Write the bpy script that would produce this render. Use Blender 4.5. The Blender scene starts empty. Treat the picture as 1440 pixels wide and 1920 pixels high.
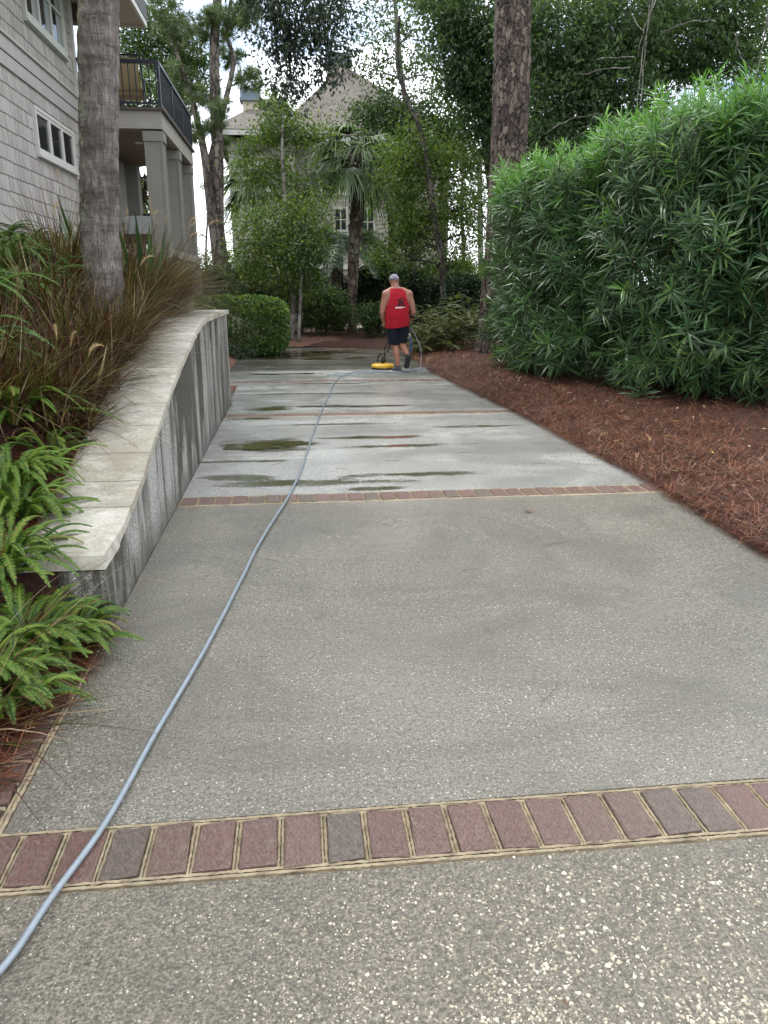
import bpy, math, random
import numpy as np
from mathutils import Vector, Matrix, Quaternion

random.seed(7)
RNG = np.random.default_rng(11)
S = bpy.context.scene
COL = S.collection
rad = math.radians

# ------------------------------------------------------------------ camera
CAM_H, PITCH, YAW, FPX = 1.48, rad(16.3), rad(6.4), 1443.0
cam_d = bpy.data.cameras.new('camera'); cam = bpy.data.objects.new('camera', cam_d); COL.objects.link(cam)
cam_d.sensor_fit = 'HORIZONTAL'; cam_d.sensor_width = 36.0; cam_d.lens = 36.0 * FPX / 1440.0
cam_d.clip_start = 0.05; cam_d.clip_end = 3000
cam.location = (0, 0, CAM_H); cam.rotation_euler = (rad(90) - PITCH, 0, -YAW)
S.camera = cam
# ------------------------------------------------------------------ sky, sun, exposure
SUN_EL, SUN_ROT = rad(58), rad(-40)       # rotation measured from +Y, clockwise seen from above
W = bpy.data.worlds.new('World'); S.world = W; W.use_nodes = True
nt = W.node_tree; nt.nodes.clear()
def wn(t, **k):
    n = nt.nodes.new(t)
    for a, b in k.items(): setattr(n, a, b)
    return n
sky = wn('ShaderNodeTexSky', sky_type='NISHITA', sun_disc=False, sun_elevation=SUN_EL, sun_rotation=SUN_ROT)
tc = wn('ShaderNodeTexCoord'); mp = wn('ShaderNodeMapping'); mp.inputs['Scale'].default_value = (1, 1, 2.6)
mp.inputs['Location'].default_value = (0.35, 0.1, 0.15)
nz = wn('ShaderNodeTexNoise'); nz.inputs['Scale'].default_value = 3.2; nz.inputs['Detail'].default_value = 7; nz.inputs['Roughness'].default_value = .58
cr = wn('ShaderNodeValToRGB'); cr.color_ramp.elements[0].position = .39; cr.color_ramp.elements[1].position = .51
nz2 = wn('ShaderNodeTexNoise'); nz2.inputs['Scale'].default_value = 5.5; nz2.inputs['Detail'].default_value = 6
cr2 = wn('ShaderNodeValToRGB'); cr2.color_ramp.elements[0].position = .3; cr2.color_ramp.elements[1].position = .7
cr2.color_ramp.elements[0].color = (8.6, 9.0, 9.6, 1); cr2.color_ramp.elements[1].color = (13.5, 13.7, 14.0, 1)
mx = wn('ShaderNodeMix', data_type='RGBA'); bg = wn('ShaderNodeBackground'); out = wn('ShaderNodeOutputWorld')
bg.inputs['Strength'].default_value = 0.15
L = nt.links.new
L(tc.outputs['Generated'], mp.inputs['Vector']); L(mp.outputs[0], nz.inputs['Vector']); L(mp.outputs[0], nz2.inputs['Vector'])
L(nz.outputs['Fac'], cr.inputs[0]); L(nz2.outputs['Fac'], cr2.inputs[0])
sz_ = wn('ShaderNodeSeparateXYZ'); mr_ = wn('ShaderNodeMapRange'); mr_.inputs['From Min'].default_value = .22; mr_.inputs['From Max'].default_value = .45
mm_ = wn('ShaderNodeMath', operation='MAXIMUM'); L(tc.outputs['Generated'], sz_.inputs[0]); L(sz_.outputs[2], mr_.inputs['Value']); L(cr.outputs[0], mm_.inputs[0]); L(mr_.outputs[0], mm_.inputs[1])   # broken cloud low down, closed cloud above
L(mm_.outputs[0], mx.inputs['Factor']); L(sky.outputs[0], mx.inputs['A']); L(cr2.outputs[0], mx.inputs['B'])
L(mx.outputs['Result'], bg.inputs['Color']); L(bg.outputs[0], out.inputs[0])
sd = bpy.data.lights.new('sun', 'SUN'); sd.energy = 1.5; sd.angle = rad(14); sd.color = (1, .96, .9)
sun = bpy.data.objects.new('sun', sd); COL.objects.link(sun)
sun_dir = Vector((math.sin(SUN_ROT) * math.cos(SUN_EL), math.cos(SUN_ROT) * math.cos(SUN_EL), math.sin(SUN_EL)))
sun.rotation_euler = sun_dir.to_track_quat('Z', 'Y').to_euler()
vs = S.view_settings
vs.view_transform = 'Standard'; vs.look = 'None'; vs.gamma = 1; vs.use_curve_mapping = False
vs.exposure = 0.72
S.cycles.max_bounces = 8; S.cycles.transparent_max_bounces = 8

# ------------------------------------------------------------------ helpers: placing, meshes, objects
_f = np.array([math.sin(YAW) * math.cos(PITCH), math.cos(YAW) * math.cos(PITCH), -math.sin(PITCH)])
_r = np.array([math.cos(YAW), -math.sin(YAW), 0.]); _u = np.cross(_r, _f)
def at(px, py, y):
    """point at depth y seen in the photograph at (px, py)"""
    d = _f + _r * (px - 720) / FPX - _u * (py - 960) / FPX
    return np.array([0, 0, CAM_H]) + d * y / d[1]

def new_mesh(name, V, F, mat, smooth=False, attr=None):
    """V (n,3); F list of int arrays (m,k)"""
    V = np.asarray(V, dtype=np.float32).reshape(-1, 3)
    F = [np.asarray(f, dtype=np.int32) for f in (F if isinstance(F, list) else [F])]
    F = [f for f in F if f.size]
    me = bpy.data.meshes.new(name)
    me.vertices.add(len(V)); me.vertices.foreach_set('co', V.ravel())
    loops = np.concatenate([f.ravel() for f in F]); tot = np.concatenate([np.full(len(f), f.shape[1], np.int32) for f in F])
    st = np.concatenate([[0], np.cumsum(tot)[:-1]]).astype(np.int32)
    me.loops.add(len(loops)); me.loops.foreach_set('vertex_index', loops)
    me.polygons.add(len(tot)); me.polygons.foreach_set('loop_start', st); me.polygons.foreach_set('loop_total', tot)
    me.polygons.foreach_set('use_smooth', np.full(len(tot), bool(smooth)))
    if attr is not None:
        a = me.attributes.new('rnd', 'FLOAT', 'POINT'); a.data.foreach_set('value', np.asarray(attr, np.float32))
    me.update(calc_edges=True)
    if mat: me.materials.append(mat)
    return me

class MB:
    def __init__(s): s.V, s.F, s.A, s.n = [], [], [], 0
    def add(s, V, F, a=0.):
        V = np.asarray(V, float).reshape(-1, 3); s.V.append(V)
        for f in (F if isinstance(F, list) else [F]):
            f = np.asarray(f)
            if f.size: s.F.append(f + s.n)
        s.A.append(np.broadcast_to(np.asarray(a, float), (len(V),))); s.n += len(V)
        return s
    def mesh(s, name, mat, smooth=False, off=(0, 0, 0)):
        return new_mesh(name, np.concatenate(s.V) - np.asarray(off), s.F, mat, smooth, np.concatenate(s.A))

def link(name, data, parent=None, kind=None, label=None):
    o = bpy.data.objects.new(name, data); COL.objects.link(o)
    if parent is not None: o.parent = parent
    if kind: o['kind'] = kind
    if label: o['label'] = label
    return o
ORG = {}
def thing(name, label, cat, loc=(0, 0, 0), group=None):
    o = bpy.data.objects.new(name, None); COL.objects.link(o)
    o.empty_display_size = .2; o.location = loc; o['label'] = label; o['category'] = cat
    if group: o['group'] = group
    ORG[o.name] = np.array(loc, float)
    return o
def tag(o, label, cat, group=None):
    o['label'] = label; o['category'] = cat
    if group: o['group'] = group
    return o
def org(p):
    v = np.zeros(3)
    while p is not None: v = v + np.array(p.location); p = p.parent
    return v
def part(name, mb, mat, parent, smooth=False, kind=None, label=None):
    """mb in world coordinates -> child of parent"""
    return link(name, mb.mesh(name, mat, smooth, org(parent) if parent is not None else (0, 0, 0)), parent, kind, label)

def box(x0, x1, y0, y1, z0, z1):
    V = np.array([[x, y, z] for z in (z0, z1) for y in (y0, y1) for x in (x0, x1)], float)
    F = np.array([[0, 2, 3, 1], [4, 5, 7, 6], [0, 1, 5, 4], [2, 6, 7, 3], [0, 4, 6, 2], [1, 3, 7, 5]])
    return V, F
def bevbox(x0, x1, y0, y1, z0, z1, b):
    """box with its upper edges chamfered"""
    V = [[x0, y0, z0], [x1, y0, z0], [x1, y1, z0], [x0, y1, z0], [x0, y0, z1 - b], [x1, y0, z1 - b], [x1, y1, z1 - b], [x0, y1, z1 - b],
         [x0 + b, y0 + b, z1], [x1 - b, y0 + b, z1], [x1 - b, y1 - b, z1], [x0 + b, y1 - b, z1]]
    F = []
    for i in range(4):
        j = (i + 1) % 4
        F += [[i, j, 4 + j, 4 + i], [4 + i, 4 + j, 8 + j, 8 + i]]
    F += [[8, 9, 10, 11], [3, 2, 1, 0]]
    return np.array(V, float), np.array(F)
def tube(pts, r, n=8, cap=True):
    P = np.asarray(pts, float); m = len(P); r = np.broadcast_to(np.asarray(r, float), (m,))
    T = np.gradient(P, axis=0); T /= np.linalg.norm(T, axis=1)[:, None] + 1e-9
    ref = np.array([0, 0, 1.]) if abs(T[0, 2]) < .9 else np.array([1., 0, 0])
    a = np.cross(T[0], ref); a /= np.linalg.norm(a)
    V = []
    th = np.arange(n) * 2 * math.pi / n
    for i in range(m):
        a = a - T[i] * (a @ T[i]); a /= np.linalg.norm(a) + 1e-9
        b = np.cross(T[i], a)
        V.append(P[i] + r[i] * (np.cos(th)[:, None] * a + np.sin(th)[:, None] * b))
    V = np.concatenate(V)
    i = np.arange(m - 1)[:, None] * n; k = np.arange(n)[None, :]; k2 = (k + 1) % n
    F = np.stack([i + k, i + k2, i + n + k2, i + n + k], -1).reshape(-1, 4)
    out = [F]
    if cap: out += [np.arange(n)[::-1][None, :], (np.arange(n) + (m - 1) * n)[None, :]]
    return V, out
def bez(p0, p1, p2, n=8):
    t = np.linspace(0, 1, n)[:, None]; p0, p1, p2 = map(np.asarray, (p0, p1, p2))
    return (1 - t) ** 2 * p0 + 2 * t * (1 - t) * p1 + t * t * p2
def spline(pts, n):
    """Catmull-Rom through pts"""
    P = np.asarray(pts, float); P = np.vstack([2 * P[0] - P[1], P, 2 * P[-1] - P[-2]]); o = []
    for i in range(1, len(P) - 2):
        t = np.linspace(0, 1, n, endpoint=False)[:, None]
        a, b, c, d = P[i - 1], P[i], P[i + 1], P[i + 2]
        o.append(.5 * (2 * b + (c - a) * t + (2 * a - 5 * b + 4 * c - d) * t ** 2 + (3 * b - a - 3 * c + d) * t ** 3))
    return np.vstack(o + [P[-2][None]])
def norm(v): return v / (np.linalg.norm(v, axis=-1, keepdims=True) + 1e-9)
def rdir(n, up=0., rng=RNG):
    v = rng.normal(size=(n, 3)); v = norm(v); v[:, 2] += up; return norm(v)
# smooth value noise for geometry
_lat = np.random.default_rng(3).random((64, 64, 64))
def vnoise(P):
    P = np.asarray(P, float); i = np.floor(P).astype(int); f = P - i; f = f * f * (3 - 2 * f); o = 0
    for dx in (0, 1):
        for dy in (0, 1):
            for dz in (0, 1):
                w = (f[..., 0] if dx else 1 - f[..., 0]) * (f[..., 1] if dy else 1 - f[..., 1]) * (f[..., 2] if dz else 1 - f[..., 2])
                o = o + w * _lat[(i[..., 0] + dx) % 64, (i[..., 1] + dy) % 64, (i[..., 2] + dz) % 64]
    return o
def fbm(P, oct=4):
    P = np.asarray(P, float); s = 0; a = .5
    for _ in range(oct): s = s + a * vnoise(P); P = P * 2.03 + 7.1; a *= .5
    return s

# ------------------------------------------------------------------ materials
class NT:
    def __init__(s, name):
        s.m = bpy.data.materials.new(name); s.m.use_nodes = True; s.t = s.m.node_tree; s.t.nodes.clear()
        s.out = s.n('ShaderNodeOutputMaterial'); s.co = s.n('ShaderNodeTexCoord').outputs['Object']
    def n(s, t, **k):
        x = s.t.nodes.new(t)
        for a, b in k.items(): setattr(x, a, b)
        return x
    def l(s, a, b): s.t.links.new(a, b)
    def set(s, sock, v):
        if hasattr(v, 'is_linked'): s.l(v, sock)
        elif isinstance(v, tuple) and len(v) == 3 and sock.type == 'RGBA': sock.default_value = (*v, 1)
        else: sock.default_value = v
    def noise(s, scale, detail=4, rough=.55, vec=None, stretch=None, dist=0, color=False):
        x = s.n('ShaderNodeTexNoise'); x.inputs['Scale'].default_value = scale; x.inputs['Detail'].default_value = detail
        x.inputs['Roughness'].default_value = rough; x.inputs['Distortion'].default_value = dist
        s.l(s.map(stretch, vec) if stretch else (vec or s.co), x.inputs['Vector'])
        return x.outputs['Color' if color else 'Fac']
    def map(s, scale, vec=None):
        m = s.n('ShaderNodeMapping'); m.inputs['Scale'].default_value = scale; s.l(vec or s.co, m.inputs['Vector']); return m.outputs[0]
    def voro(s, scale, feature='F1', out='Distance', vec=None, rnd=1, stretch=None):
        x = s.n('ShaderNodeTexVoronoi', feature=feature); x.inputs['Scale'].default_value = scale; x.inputs['Randomness'].default_value = rnd
        s.l(s.map(stretch, vec) if stretch else (vec or s.co), x.inputs['Vector']); return x.outputs[out]
    def ramp(s, fac, stops, interp='LINEAR'):
        x = s.n('ShaderNodeValToRGB'); e = x.color_ramp.elements; x.color_ramp.interpolation = interp
        while len(e) < len(stops): e.new(.5)
        for a, (p, c) in zip(e, stops):
            a.position = p; a.color = (*c, 1) if isinstance(c, tuple) else (c, c, c, 1)
        s.l(fac, x.inputs[0]); return x.outputs[0]
    def mix(s, fac, a, b, mode='MIX'):
        x = s.n('ShaderNodeMix', data_type='RGBA', blend_type=mode); s.set(x.inputs['Factor'], fac); s.set(x.inputs['A'], a); s.set(x.inputs['B'], b); return x.outputs['Result']
    def math(s, op, a, b=0., c=None):
        x = s.n('ShaderNodeMath', operation=op); s.set(x.inputs[0], a); s.set(x.inputs[1], b)
        if c is not None: s.set(x.inputs[2], c)
        return x.outputs[0]
    def rnd(s):
        a = s.n('ShaderNodeAttribute', attribute_name='rnd').outputs['Fac']; o = s.n('ShaderNodeObjectInfo').outputs['Random']
        return s.math('FRACT', s.math('ADD', a, o))
    def attr(s): return s.n('ShaderNodeAttribute', attribute_name='rnd').outputs['Fac']
    def bump(s, h, dist=.01, strength=1., prev=None):
        b = s.n('ShaderNodeBump'); b.inputs['Distance'].default_value = dist; b.inputs['Strength'].default_value = strength; s.l(h, b.inputs['Height'])
        if prev is not None: s.l(prev, b.inputs['Normal'])
        return b.outputs[0]
    def pbr(s, col, rough=.6, nor=None, spec=.5, metal=0., trans=None, extra=None):
        p = s.n('ShaderNodeBsdfPrincipled'); s.set(p.inputs['Base Color'], col); s.set(p.inputs['Roughness'], rough)
        s.set(p.inputs['Specular IOR Level'], spec); s.set(p.inputs['Metallic'], metal)
        if nor is not None: s.l(nor, p.inputs['Normal'])
        for k, v in (extra or {}).items(): s.set(p.inputs[k], v)
        if trans:
            t = s.n('ShaderNodeBsdfTranslucent'); s.set(t.inputs[0], trans[1]); m = s.n('ShaderNodeMixShader'); m.inputs[0].default_value = trans[0]
            s.l(p.outputs[0], m.inputs[1]); s.l(t.outputs[0], m.inputs[2]); s.l(m.outputs[0], s.out.inputs[0])
        else: s.l(p.outputs[0], s.out.inputs[0])
        return s.m
def plain(name, col, rough=.6, spec=.5, var=.25, scale=6., metal=0., bump=0.):
    a = NT(name); n = a.noise(scale, 5)
    c = a.ramp(n, [(.25, tuple(x * (1 - var) for x in col)), (.75, tuple(min(1, x * (1 + var)) for x in col))])
    return a.pbr(c, rough, a.bump(a.noise(scale * 9, 3), bump) if bump else None, spec, metal)
def leafmat(name, stops, rough=.45, tr=.28, spec=.5):
    a = NT(name); r = a.rnd(); c = a.ramp(r, stops)
    t = a.mix(1., c, (1.5, 1.7, .8), 'MULTIPLY')
    return a.pbr(c, rough, None, spec, trans=(tr, t))

PUDDLES = [(-.28, 7.47, .50, .30), (.75, 7.75, .60, .10), (.95, 7.30, .55, .08), (-.35, 9.85, .34, .16), (.55, 9.95, .85, .12), (.0, 5.92, .70, .11), (1.0, 6.12, .62, .085), (.55, 5.68, .25, .06), (-.55, 6.15, .35, .12), (.3, 8.6, .55, .05), (-.55, 9.1, .32, .09), (.6, 12.4, .9, .07), (-.3, 13.9, .9, .12), (1.9, 8.3, .5, .07), (-.5, 6.75, .5, .05), (.3, 11.2, 1.1, .06)]
def concrete(name, base, speck_scale, speck_amt, rough_rng, bump_d, wetvar=1., grain=1., pools=False):
    a = NT(name)
    dv = a.n('ShaderNodeVectorMath', operation='MULTIPLY_ADD'); a.l(a.noise(speck_scale * 1.3, 2, .5, color=True), dv.inputs[0]); dv.inputs[1].default_value = (.9 / speck_scale,) * 3; a.l(a.co, dv.inputs[2]); dv = dv.outputs[0]
    big = a.noise(.55, 5, .6); mid = a.noise(3.2, 6, .65); streak = a.noise(1.1, 5, .6, stretch=(.35, 1.6, 1), dist=.6)
    tracks = a.noise(1.6, 4, .5, stretch=(1, .10, 1))
    c = a.ramp(big, [(.32, tuple(x * .68 for x in base)), (.66, tuple(x * 1.12 for x in base))])
    c = a.mix(a.ramp(mid, [(.35, 0.), (.75, .5)]), c, tuple(x * y for x, y in zip(base, (.76, .76, .70))))
    c = a.mix(a.ramp(tracks, [(.48, 0.), (.68, .6)]), c, tuple(x * 1.25 for x in base))
    # sand grain, pits and shell flecks that the etched face shows
    g = a.noise(120, 3, .75); g2 = a.noise(52, 4, .7)
    c = a.mix(a.ramp(g, [(.38, .9), (.5, 0.)]), c, tuple(x * .32 for x in base)); c = a.mix(a.ramp(g, [(.54, 0.), (.70, .8)]), c, tuple(x * 2.3 for x in base))
    c = a.mix(a.ramp(g2, [(.36, .8), (.47, 0.)]), c, tuple(x * .38 for x in base))
    def flecks(sc, share, r0, r1, col, vec, fac=1.):
        v = a.voro(sc, 'F1', 'Distance', vec=vec); q = a.n('ShaderNodeSeparateColor'); a.l(a.voro(sc, 'F1', 'Color', vec=vec), q.inputs[0])
        return a.math('MULTIPLY', a.math('MULTIPLY', a.math('LESS_THAN', q.outputs[0], share), a.math('LESS_THAN', v, a.math('MULTIPLY_ADD', q.outputs[1], r1 - r0, r0))), fac), col
    dens = a.math('ADD', a.ramp(a.noise(1.3, 4, .6), [(.35, 0.), (.7, speck_amt)]), speck_amt * .30)
    k, col = flecks(speck_scale, dens, .10, .36, None, dv); c = a.mix(k, c, (.58, .55, .47))
    k, col = flecks(speck_scale * 1.9, a.math('MULTIPLY', dens, .8), .10, .36, None, dv); c = a.mix(a.math('MULTIPLY', k, .8), c, (.50, .48, .42))
    pit, col = flecks(speck_scale * .8, .22, .08, .27, None, a.map((1.1, .93, 1), dv)); c = a.mix(a.math('MULTIPLY', pit, .7), c, tuple(x * .30 for x in base))
    wet = a.ramp(streak, [(.38, rough_rng[0]), (.66, rough_rng[1])]); coatr = a.ramp(streak, [(.4, .10), (.62, .30)])
    # broad damp areas: darker, glossier
    damp = a.ramp(a.math('ADD', a.noise(1.0, 9, .68, stretch=(.8, 1.1, 1), dist=.9), a.math('MULTIPLY', a.math('SUBTRACT', g2, .5), .28)), [(.40, 1.), (.53, 0.)])
    c = a.mix(a.math('MULTIPLY', damp, .46), c, tuple(x * .42 for x in base)); coatr = a.math('MULTIPLY', coatr, a.math('SUBTRACT', 1., a.math('MULTIPLY', damp, .4)))
    pm = None
    if pools:
        xy = a.n('ShaderNodeSeparateXYZ'); a.l(a.co, xy.inputs[0])
        for cx, cy, rx, ry in PUDDLES:
            q = a.math('POWER', a.math('MULTIPLY', a.math('SUBTRACT', xy.outputs[0], cx), 1 / rx), 2.); w_ = a.math('POWER', a.math('MULTIPLY', a.math('SUBTRACT', xy.outputs[1], cy), 1 / ry), 2.)
            d_ = a.math('SUBTRACT', 1., a.math('SQRT', a.math('ADD', q, w_))); pm = d_ if pm is None else a.math('MAXIMUM', pm, d_)
        pn = a.math('ADD', a.math('MULTIPLY', a.math('SUBTRACT', a.noise(3.2, 5, .62, stretch=(.6, 1.5, 1)), .5), 3.4), a.math('MULTIPLY', a.math('SUBTRACT', g2, .5), 2.2))
        pm = a.ramp(a.math('ADD', a.math('MAXIMUM', pm, -1.2), pn), [(.0, 0.), (.30, 1.)])
        c = a.mix(a.math('MULTIPLY', pm, .92), c, (.055, .049, .022)); wet = a.math('MULTIPLY', wet, a.math('SUBTRACT', 1., a.math('MULTIPLY', pm, .85))); coatr = a.math('MULTIPLY', coatr, a.math('SUBTRACT', 1., a.math('MULTIPLY', pm, .8)))
    h = a.math('ADD', a.math('MULTIPLY', g, 1.), a.math('MULTIPLY', g2, 1.3)); h = a.math('SUBTRACT', h, a.math('MULTIPLY', pit, .5))
    if pm is not None: h = a.math('MULTIPLY', h, a.math('SUBTRACT', 1., a.math('MULTIPLY', pm, .93)))
    n2 = a.bump(a.noise(1.8, 3, .5), .02, 1., a.bump(h, bump_d))
    p = a.pbr(c, wet, n2, .5, extra={'IOR': 1.4, 'Coat Weight': wetvar, 'Coat Roughness': coatr, 'Coat IOR': 1.58, 'Coat Normal': a.bump(h, bump_d * .36)})
    return p
M = {}
M['slab'] = concrete('wet_concrete', (.188, .174, .138), 95, .30, (.40, .6), .0105, 1.); M['slab_last'] = concrete('soaked_concrete', (.13, .128, .104), 95, .12, (.3, .5), .004, 1.); M['slab_clean_sheen'] = concrete('washed_sheen_concrete', (.37, .372, .35), 95, .12, (.34, .55), .0050, 1., pools=True)  # washed far slabs: base paler still, to carry their wet sheen as colour
M['slab_near'] = concrete('exposed_aggregate', (.175, .156, .120), 120, .16, (.45, .7), .009, .45)
def brickmat(name, dark=1.):
    a = NT(name); r = a.n('ShaderNodeObjectInfo').outputs['Random']
    c = a.ramp(r, [(0, (.145, .118, .096)), (.2, (.20, .112, .088)), (.45, (.225, .110, .088)), (.75, (.185, .088, .076)), (1, (.245, .135, .102))])
    m = a.noise(9, 6, .7, dist=.8); c = a.mix(a.ramp(m, [(.42, 0.), (.68, .7)]), c, (.30, .235, .19))
    c = a.mix(a.ramp(a.noise(16, 5, .65), [(.46, 0.), (.66, .75)]), c, (.062, .042, .038))
    v = a.voro(14, 'DISTANCE_TO_EDGE', vec=a.map((1, 1, 1))); cracks = a.ramp(a.math('ADD', v, a.math('MULTIPLY', a.noise(22, 4), .06)), [(.02, .0), (.06, 1.)])
    h = a.math('ADD', a.math('MULTIPLY', a.noise(18, 6, .75), 1.2), a.math('MULTIPLY', cracks, .35))
    return a.pbr(c, a.ramp(m, [(.3, .34), (.7, .6)]), a.bump(h, .014), .5, extra={'Coat Weight': .35, 'Coat Roughness': .3})
M['brick'] = brickmat('wet_brick')
def mortarmat():
    a = NT('mortar'); n = a.noise(14, 6, .7); c = a.ramp(n, [(.3, (.13, .10, .065)), (.5, (.27, .22, .145)), (.75, (.39, .33, .22))])
    return a.pbr(c, .6, a.bump(a.noise(60, 5, .7), .004), .4)
M['mortar'] = mortarmat()
def wallmat():
    a = NT('tabby_wall'); base = (.26, .26, .25)
    c = a.ramp(a.noise(1.4, 5, .6), [(.3, (.20, .20, .19)), (.7, (.33, .33, .315))])
    sep = a.n('ShaderNodeSeparateColor'); a.l(a.voro(85, 'F1', 'Color'), sep.inputs[0]); v = a.voro(85)
    c = a.mix(a.math('MULTIPLY', a.math('LESS_THAN', sep.outputs[0], .50), a.math('LESS_THAN', v, .36)), c, (.66, .65, .61))
    c = a.mix(a.math('MULTIPLY', a.math('GREATER_THAN', sep.outputs[0], .66), a.math('LESS_THAN', v, .36)), c, (.06, .06, .055))
    # run-off stains under the coping: streaks stretched down the face
    g = a.n('ShaderNodeTexCoord').outputs['Object']
    st = a.noise(5.5, 5, .65, stretch=(1, 1, .10)); st2 = a.noise(1.2, 3, .5, stretch=(1, 1, .3))
    k = a.math('MULTIPLY', a.ramp(st, [(.47, 0.), (.58, 1.)]), a.ramp(st2, [(.34, .0), (.52, .95)]))
    sy = a.n('ShaderNodeSeparateXYZ'); a.l(g, sy.inputs[0]); k = a.math('MULTIPLY', k, a.ramp(a.math('MULTIPLY', sy.outputs[1], .1), [(.25, 1.), (.8, .18)]))
    st3 = a.math('MULTIPLY', a.ramp(a.noise(3.2, 5, .65, stretch=(1, 1, .22)), [(.50, 0.), (.58, 1.)]), a.ramp(a.math('MULTIPLY', sy.outputs[1], .1), [(.3, 1.), (.5, .7), (.75, 0.)]))
    k = a.math('MAXIMUM', k, st3); c = a.mix(k, c, (.030, .028, .020))
    sepz = a.n('ShaderNodeSeparateXYZ'); a.l(g, sepz.inputs[0])
    foot = a.math('MULTIPLY', a.ramp(sepz.outputs[2], [(0., 1.), (.20, 0.)]), a.ramp(a.noise(4, 5, .6), [(.3, .35), (.6, 1.)]))
    c = a.mix(a.math('MULTIPLY', foot, .85), c, (.035, .033, .025))
    return a.pbr(c, .55, a.bump(a.math('ADD', a.noise(70, 4, .7), a.noise(18, 3)), .004), .5, extra={'Coat Weight': .25, 'Coat Roughness': .3})
M['wall'] = wallmat()
def copingmat():
    a = NT('coping_stone')
    c = a.ramp(a.noise(3.5, 6, .68, dist=.8), [(.30, (.26, .235, .18)), (.50, (.45, .425, .37)), (.7, (.57, .55, .50))])
    vein = a.noise(7, 8, .72, stretch=(1, 1.4, 1), dist=1.6)
    c = a.mix(a.ramp(vein, [(.47, 0.), (.56, .8), (.66, 0.)]), c, (.20, .165, .10))
    c = a.mix(a.ramp(a.noise(1.4, 5, .7), [(.50, 0.), (.66, .7)]), c, (.19, .165, .085))
    r = a.rnd(); c = a.mix(a.ramp(a.noise(5, 7, .75, stretch=(.8, 1.3, 1), dist=.8), [(.48, 0.), (.60, .7)]), c, (.17, .145, .10)); c = a.mix(.42, c, a.ramp(r, [(0, (.34, .32, .27)), (.5, (.49, .47, .42)), (1, (.60, .58, .53))]))
    return a.pbr(c, .6, a.bump(a.math('ADD', a.noise(12, 8, .75, dist=1.), a.noise(55, 3)), .006), .4)
M['coping'] = copingmat()
def shinglemat(name, lo, hi):
    a = NT(name); r = a.rnd(); c = a.ramp(r, [(0, lo), (.45, tuple((x + y) / 2 for x, y in zip(lo, hi))), (.8, hi), (1, tuple(x * .96 for x in lo))])
    w = a.noise(9, 6, .7, stretch=(1, 1.2, .10)); c = a.mix(a.ramp(w, [(.45, 0.), (.72, .55)]), c, tuple(x * y for x, y in zip(lo, (.62, .56, .50))))
    c = a.mix(a.ramp(a.noise(2.2, 5, .6, stretch=(1, 1, .4)), [(.5, 0.), (.7, .5)]), c, tuple(min(1, x * 1.12) for x in hi))
    return a.pbr(c, .75, a.bump(a.noise(40, 4, .7, stretch=(1, 1, .06)), .004), .3)
M['shingle'] = shinglemat('weathered_shingle', (.285, .268, .258), (.425, .408, .398))
M['trim'] = plain('painted_trim', (.40, .385, .36), .55, .4, .08, 3)
M['band'] = plain('band_board', (.36, .35, .345), .6, .4, .10, 3)
M['whitetrim'] = plain('white_trim', (.54, .54, .52), .5, .4, .06, 3)
M['greentrim'] = plain('window_casing', (.46, .48, .44), .5, .4, .06, 3)
M['post'] = plain('porch_paint', (.20, .195, .175), .55, .4, .10, 4)
M['beam'] = plain('beam_paint', (.30, .28, .25), .55, .4, .10, 4)
M['soffit'] = plain('stained_soffit', (.16, .105, .075), .6, .4, .2, 3)
M['soffit_pale'] = plain('pale_soffit', (.40, .36, .30), .6, .4, .1, 3)
M['brownbeam'] = plain('brown_beam', (.07, .055, .05), .6, .4, .2, 3)
M['rail'] = plain('black_rail', (.012, .016, .026), .3, .5, .2, 8)
M['black'] = plain('black_metal', (.012, .012, .014), .35, .5, .2, 8)
M['sling'] = plain('tan_sling', (.42, .32, .18), .8, .3, .1, 8)
M['cover'] = plain('grey_cushion', (.42, .44, .45), .8, .3, .1, 6)
a = NT('window_glass'); M['glass'] = a.pbr((.018, .022, .024), .06, a.bump(a.noise(2.5, 2), .004), .6)
a = NT('curtain'); M['curtain'] = a.pbr(a.ramp(a.noise(14, 3, stretch=(1, 1, .02)), [(.3, (.12, .14, .14)), (.7, (.36, .39, .39))]), .85)
a = NT('roof_shingle'); r_ = a.voro(5, 'F1', 'Color', stretch=(1, 1, 2.4)); s_ = a.n('ShaderNodeSeparateColor'); a.l(r_, s_.inputs[0])
M['roof'] = a.pbr(a.mix(a.ramp(a.noise(1, 4), [(.3, 0.), (.7, .5)]), a.ramp(s_.outputs[0], [(0, (.080, .070, .060)), (1, (.14, .125, .108))]), (.10, .085, .078)), .85, a.bump(a.noise(25, 3), .01), .3)
M['darkroof'] = plain('dark_roof', (.05, .055, .065), .6, .4, .15, 3)
M['siding'] = plain('grey_siding', (.215, .20, .17), .65, .4, .10, 2)
M['stucco'] = plain('chimney_stucco', (.40, .35, .28), .8, .3, .1, 3)
M['slate'] = plain('chimney_metal', (.10, .13, .18), .4, .5, .2, 3)
def strawmat():
    a = NT('straw_ground'); c = a.ramp(a.noise(26, 7, .75, stretch=(1, 1.4, 1), dist=1.5), [(.3, (.016, .008, .006)), (.5, (.05, .019, .011)), (.7, (.10, .040, .022))])
    return a.pbr(c, .85, a.bump(a.noise(40, 5, .8, dist=1.), .025), .3)
M['straw'] = strawmat()
a = NT('pine_needle'); r = a.rnd()
M['needle'] = a.pbr(a.ramp(r, [(0, (.012, .005, .003)), (.4, (.062, .017, .007)), (.75, (.155, .045, .016)), (.95, (.25, .095, .040)), (1, (.45, .33, .21))]), .5, None, .5)
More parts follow.
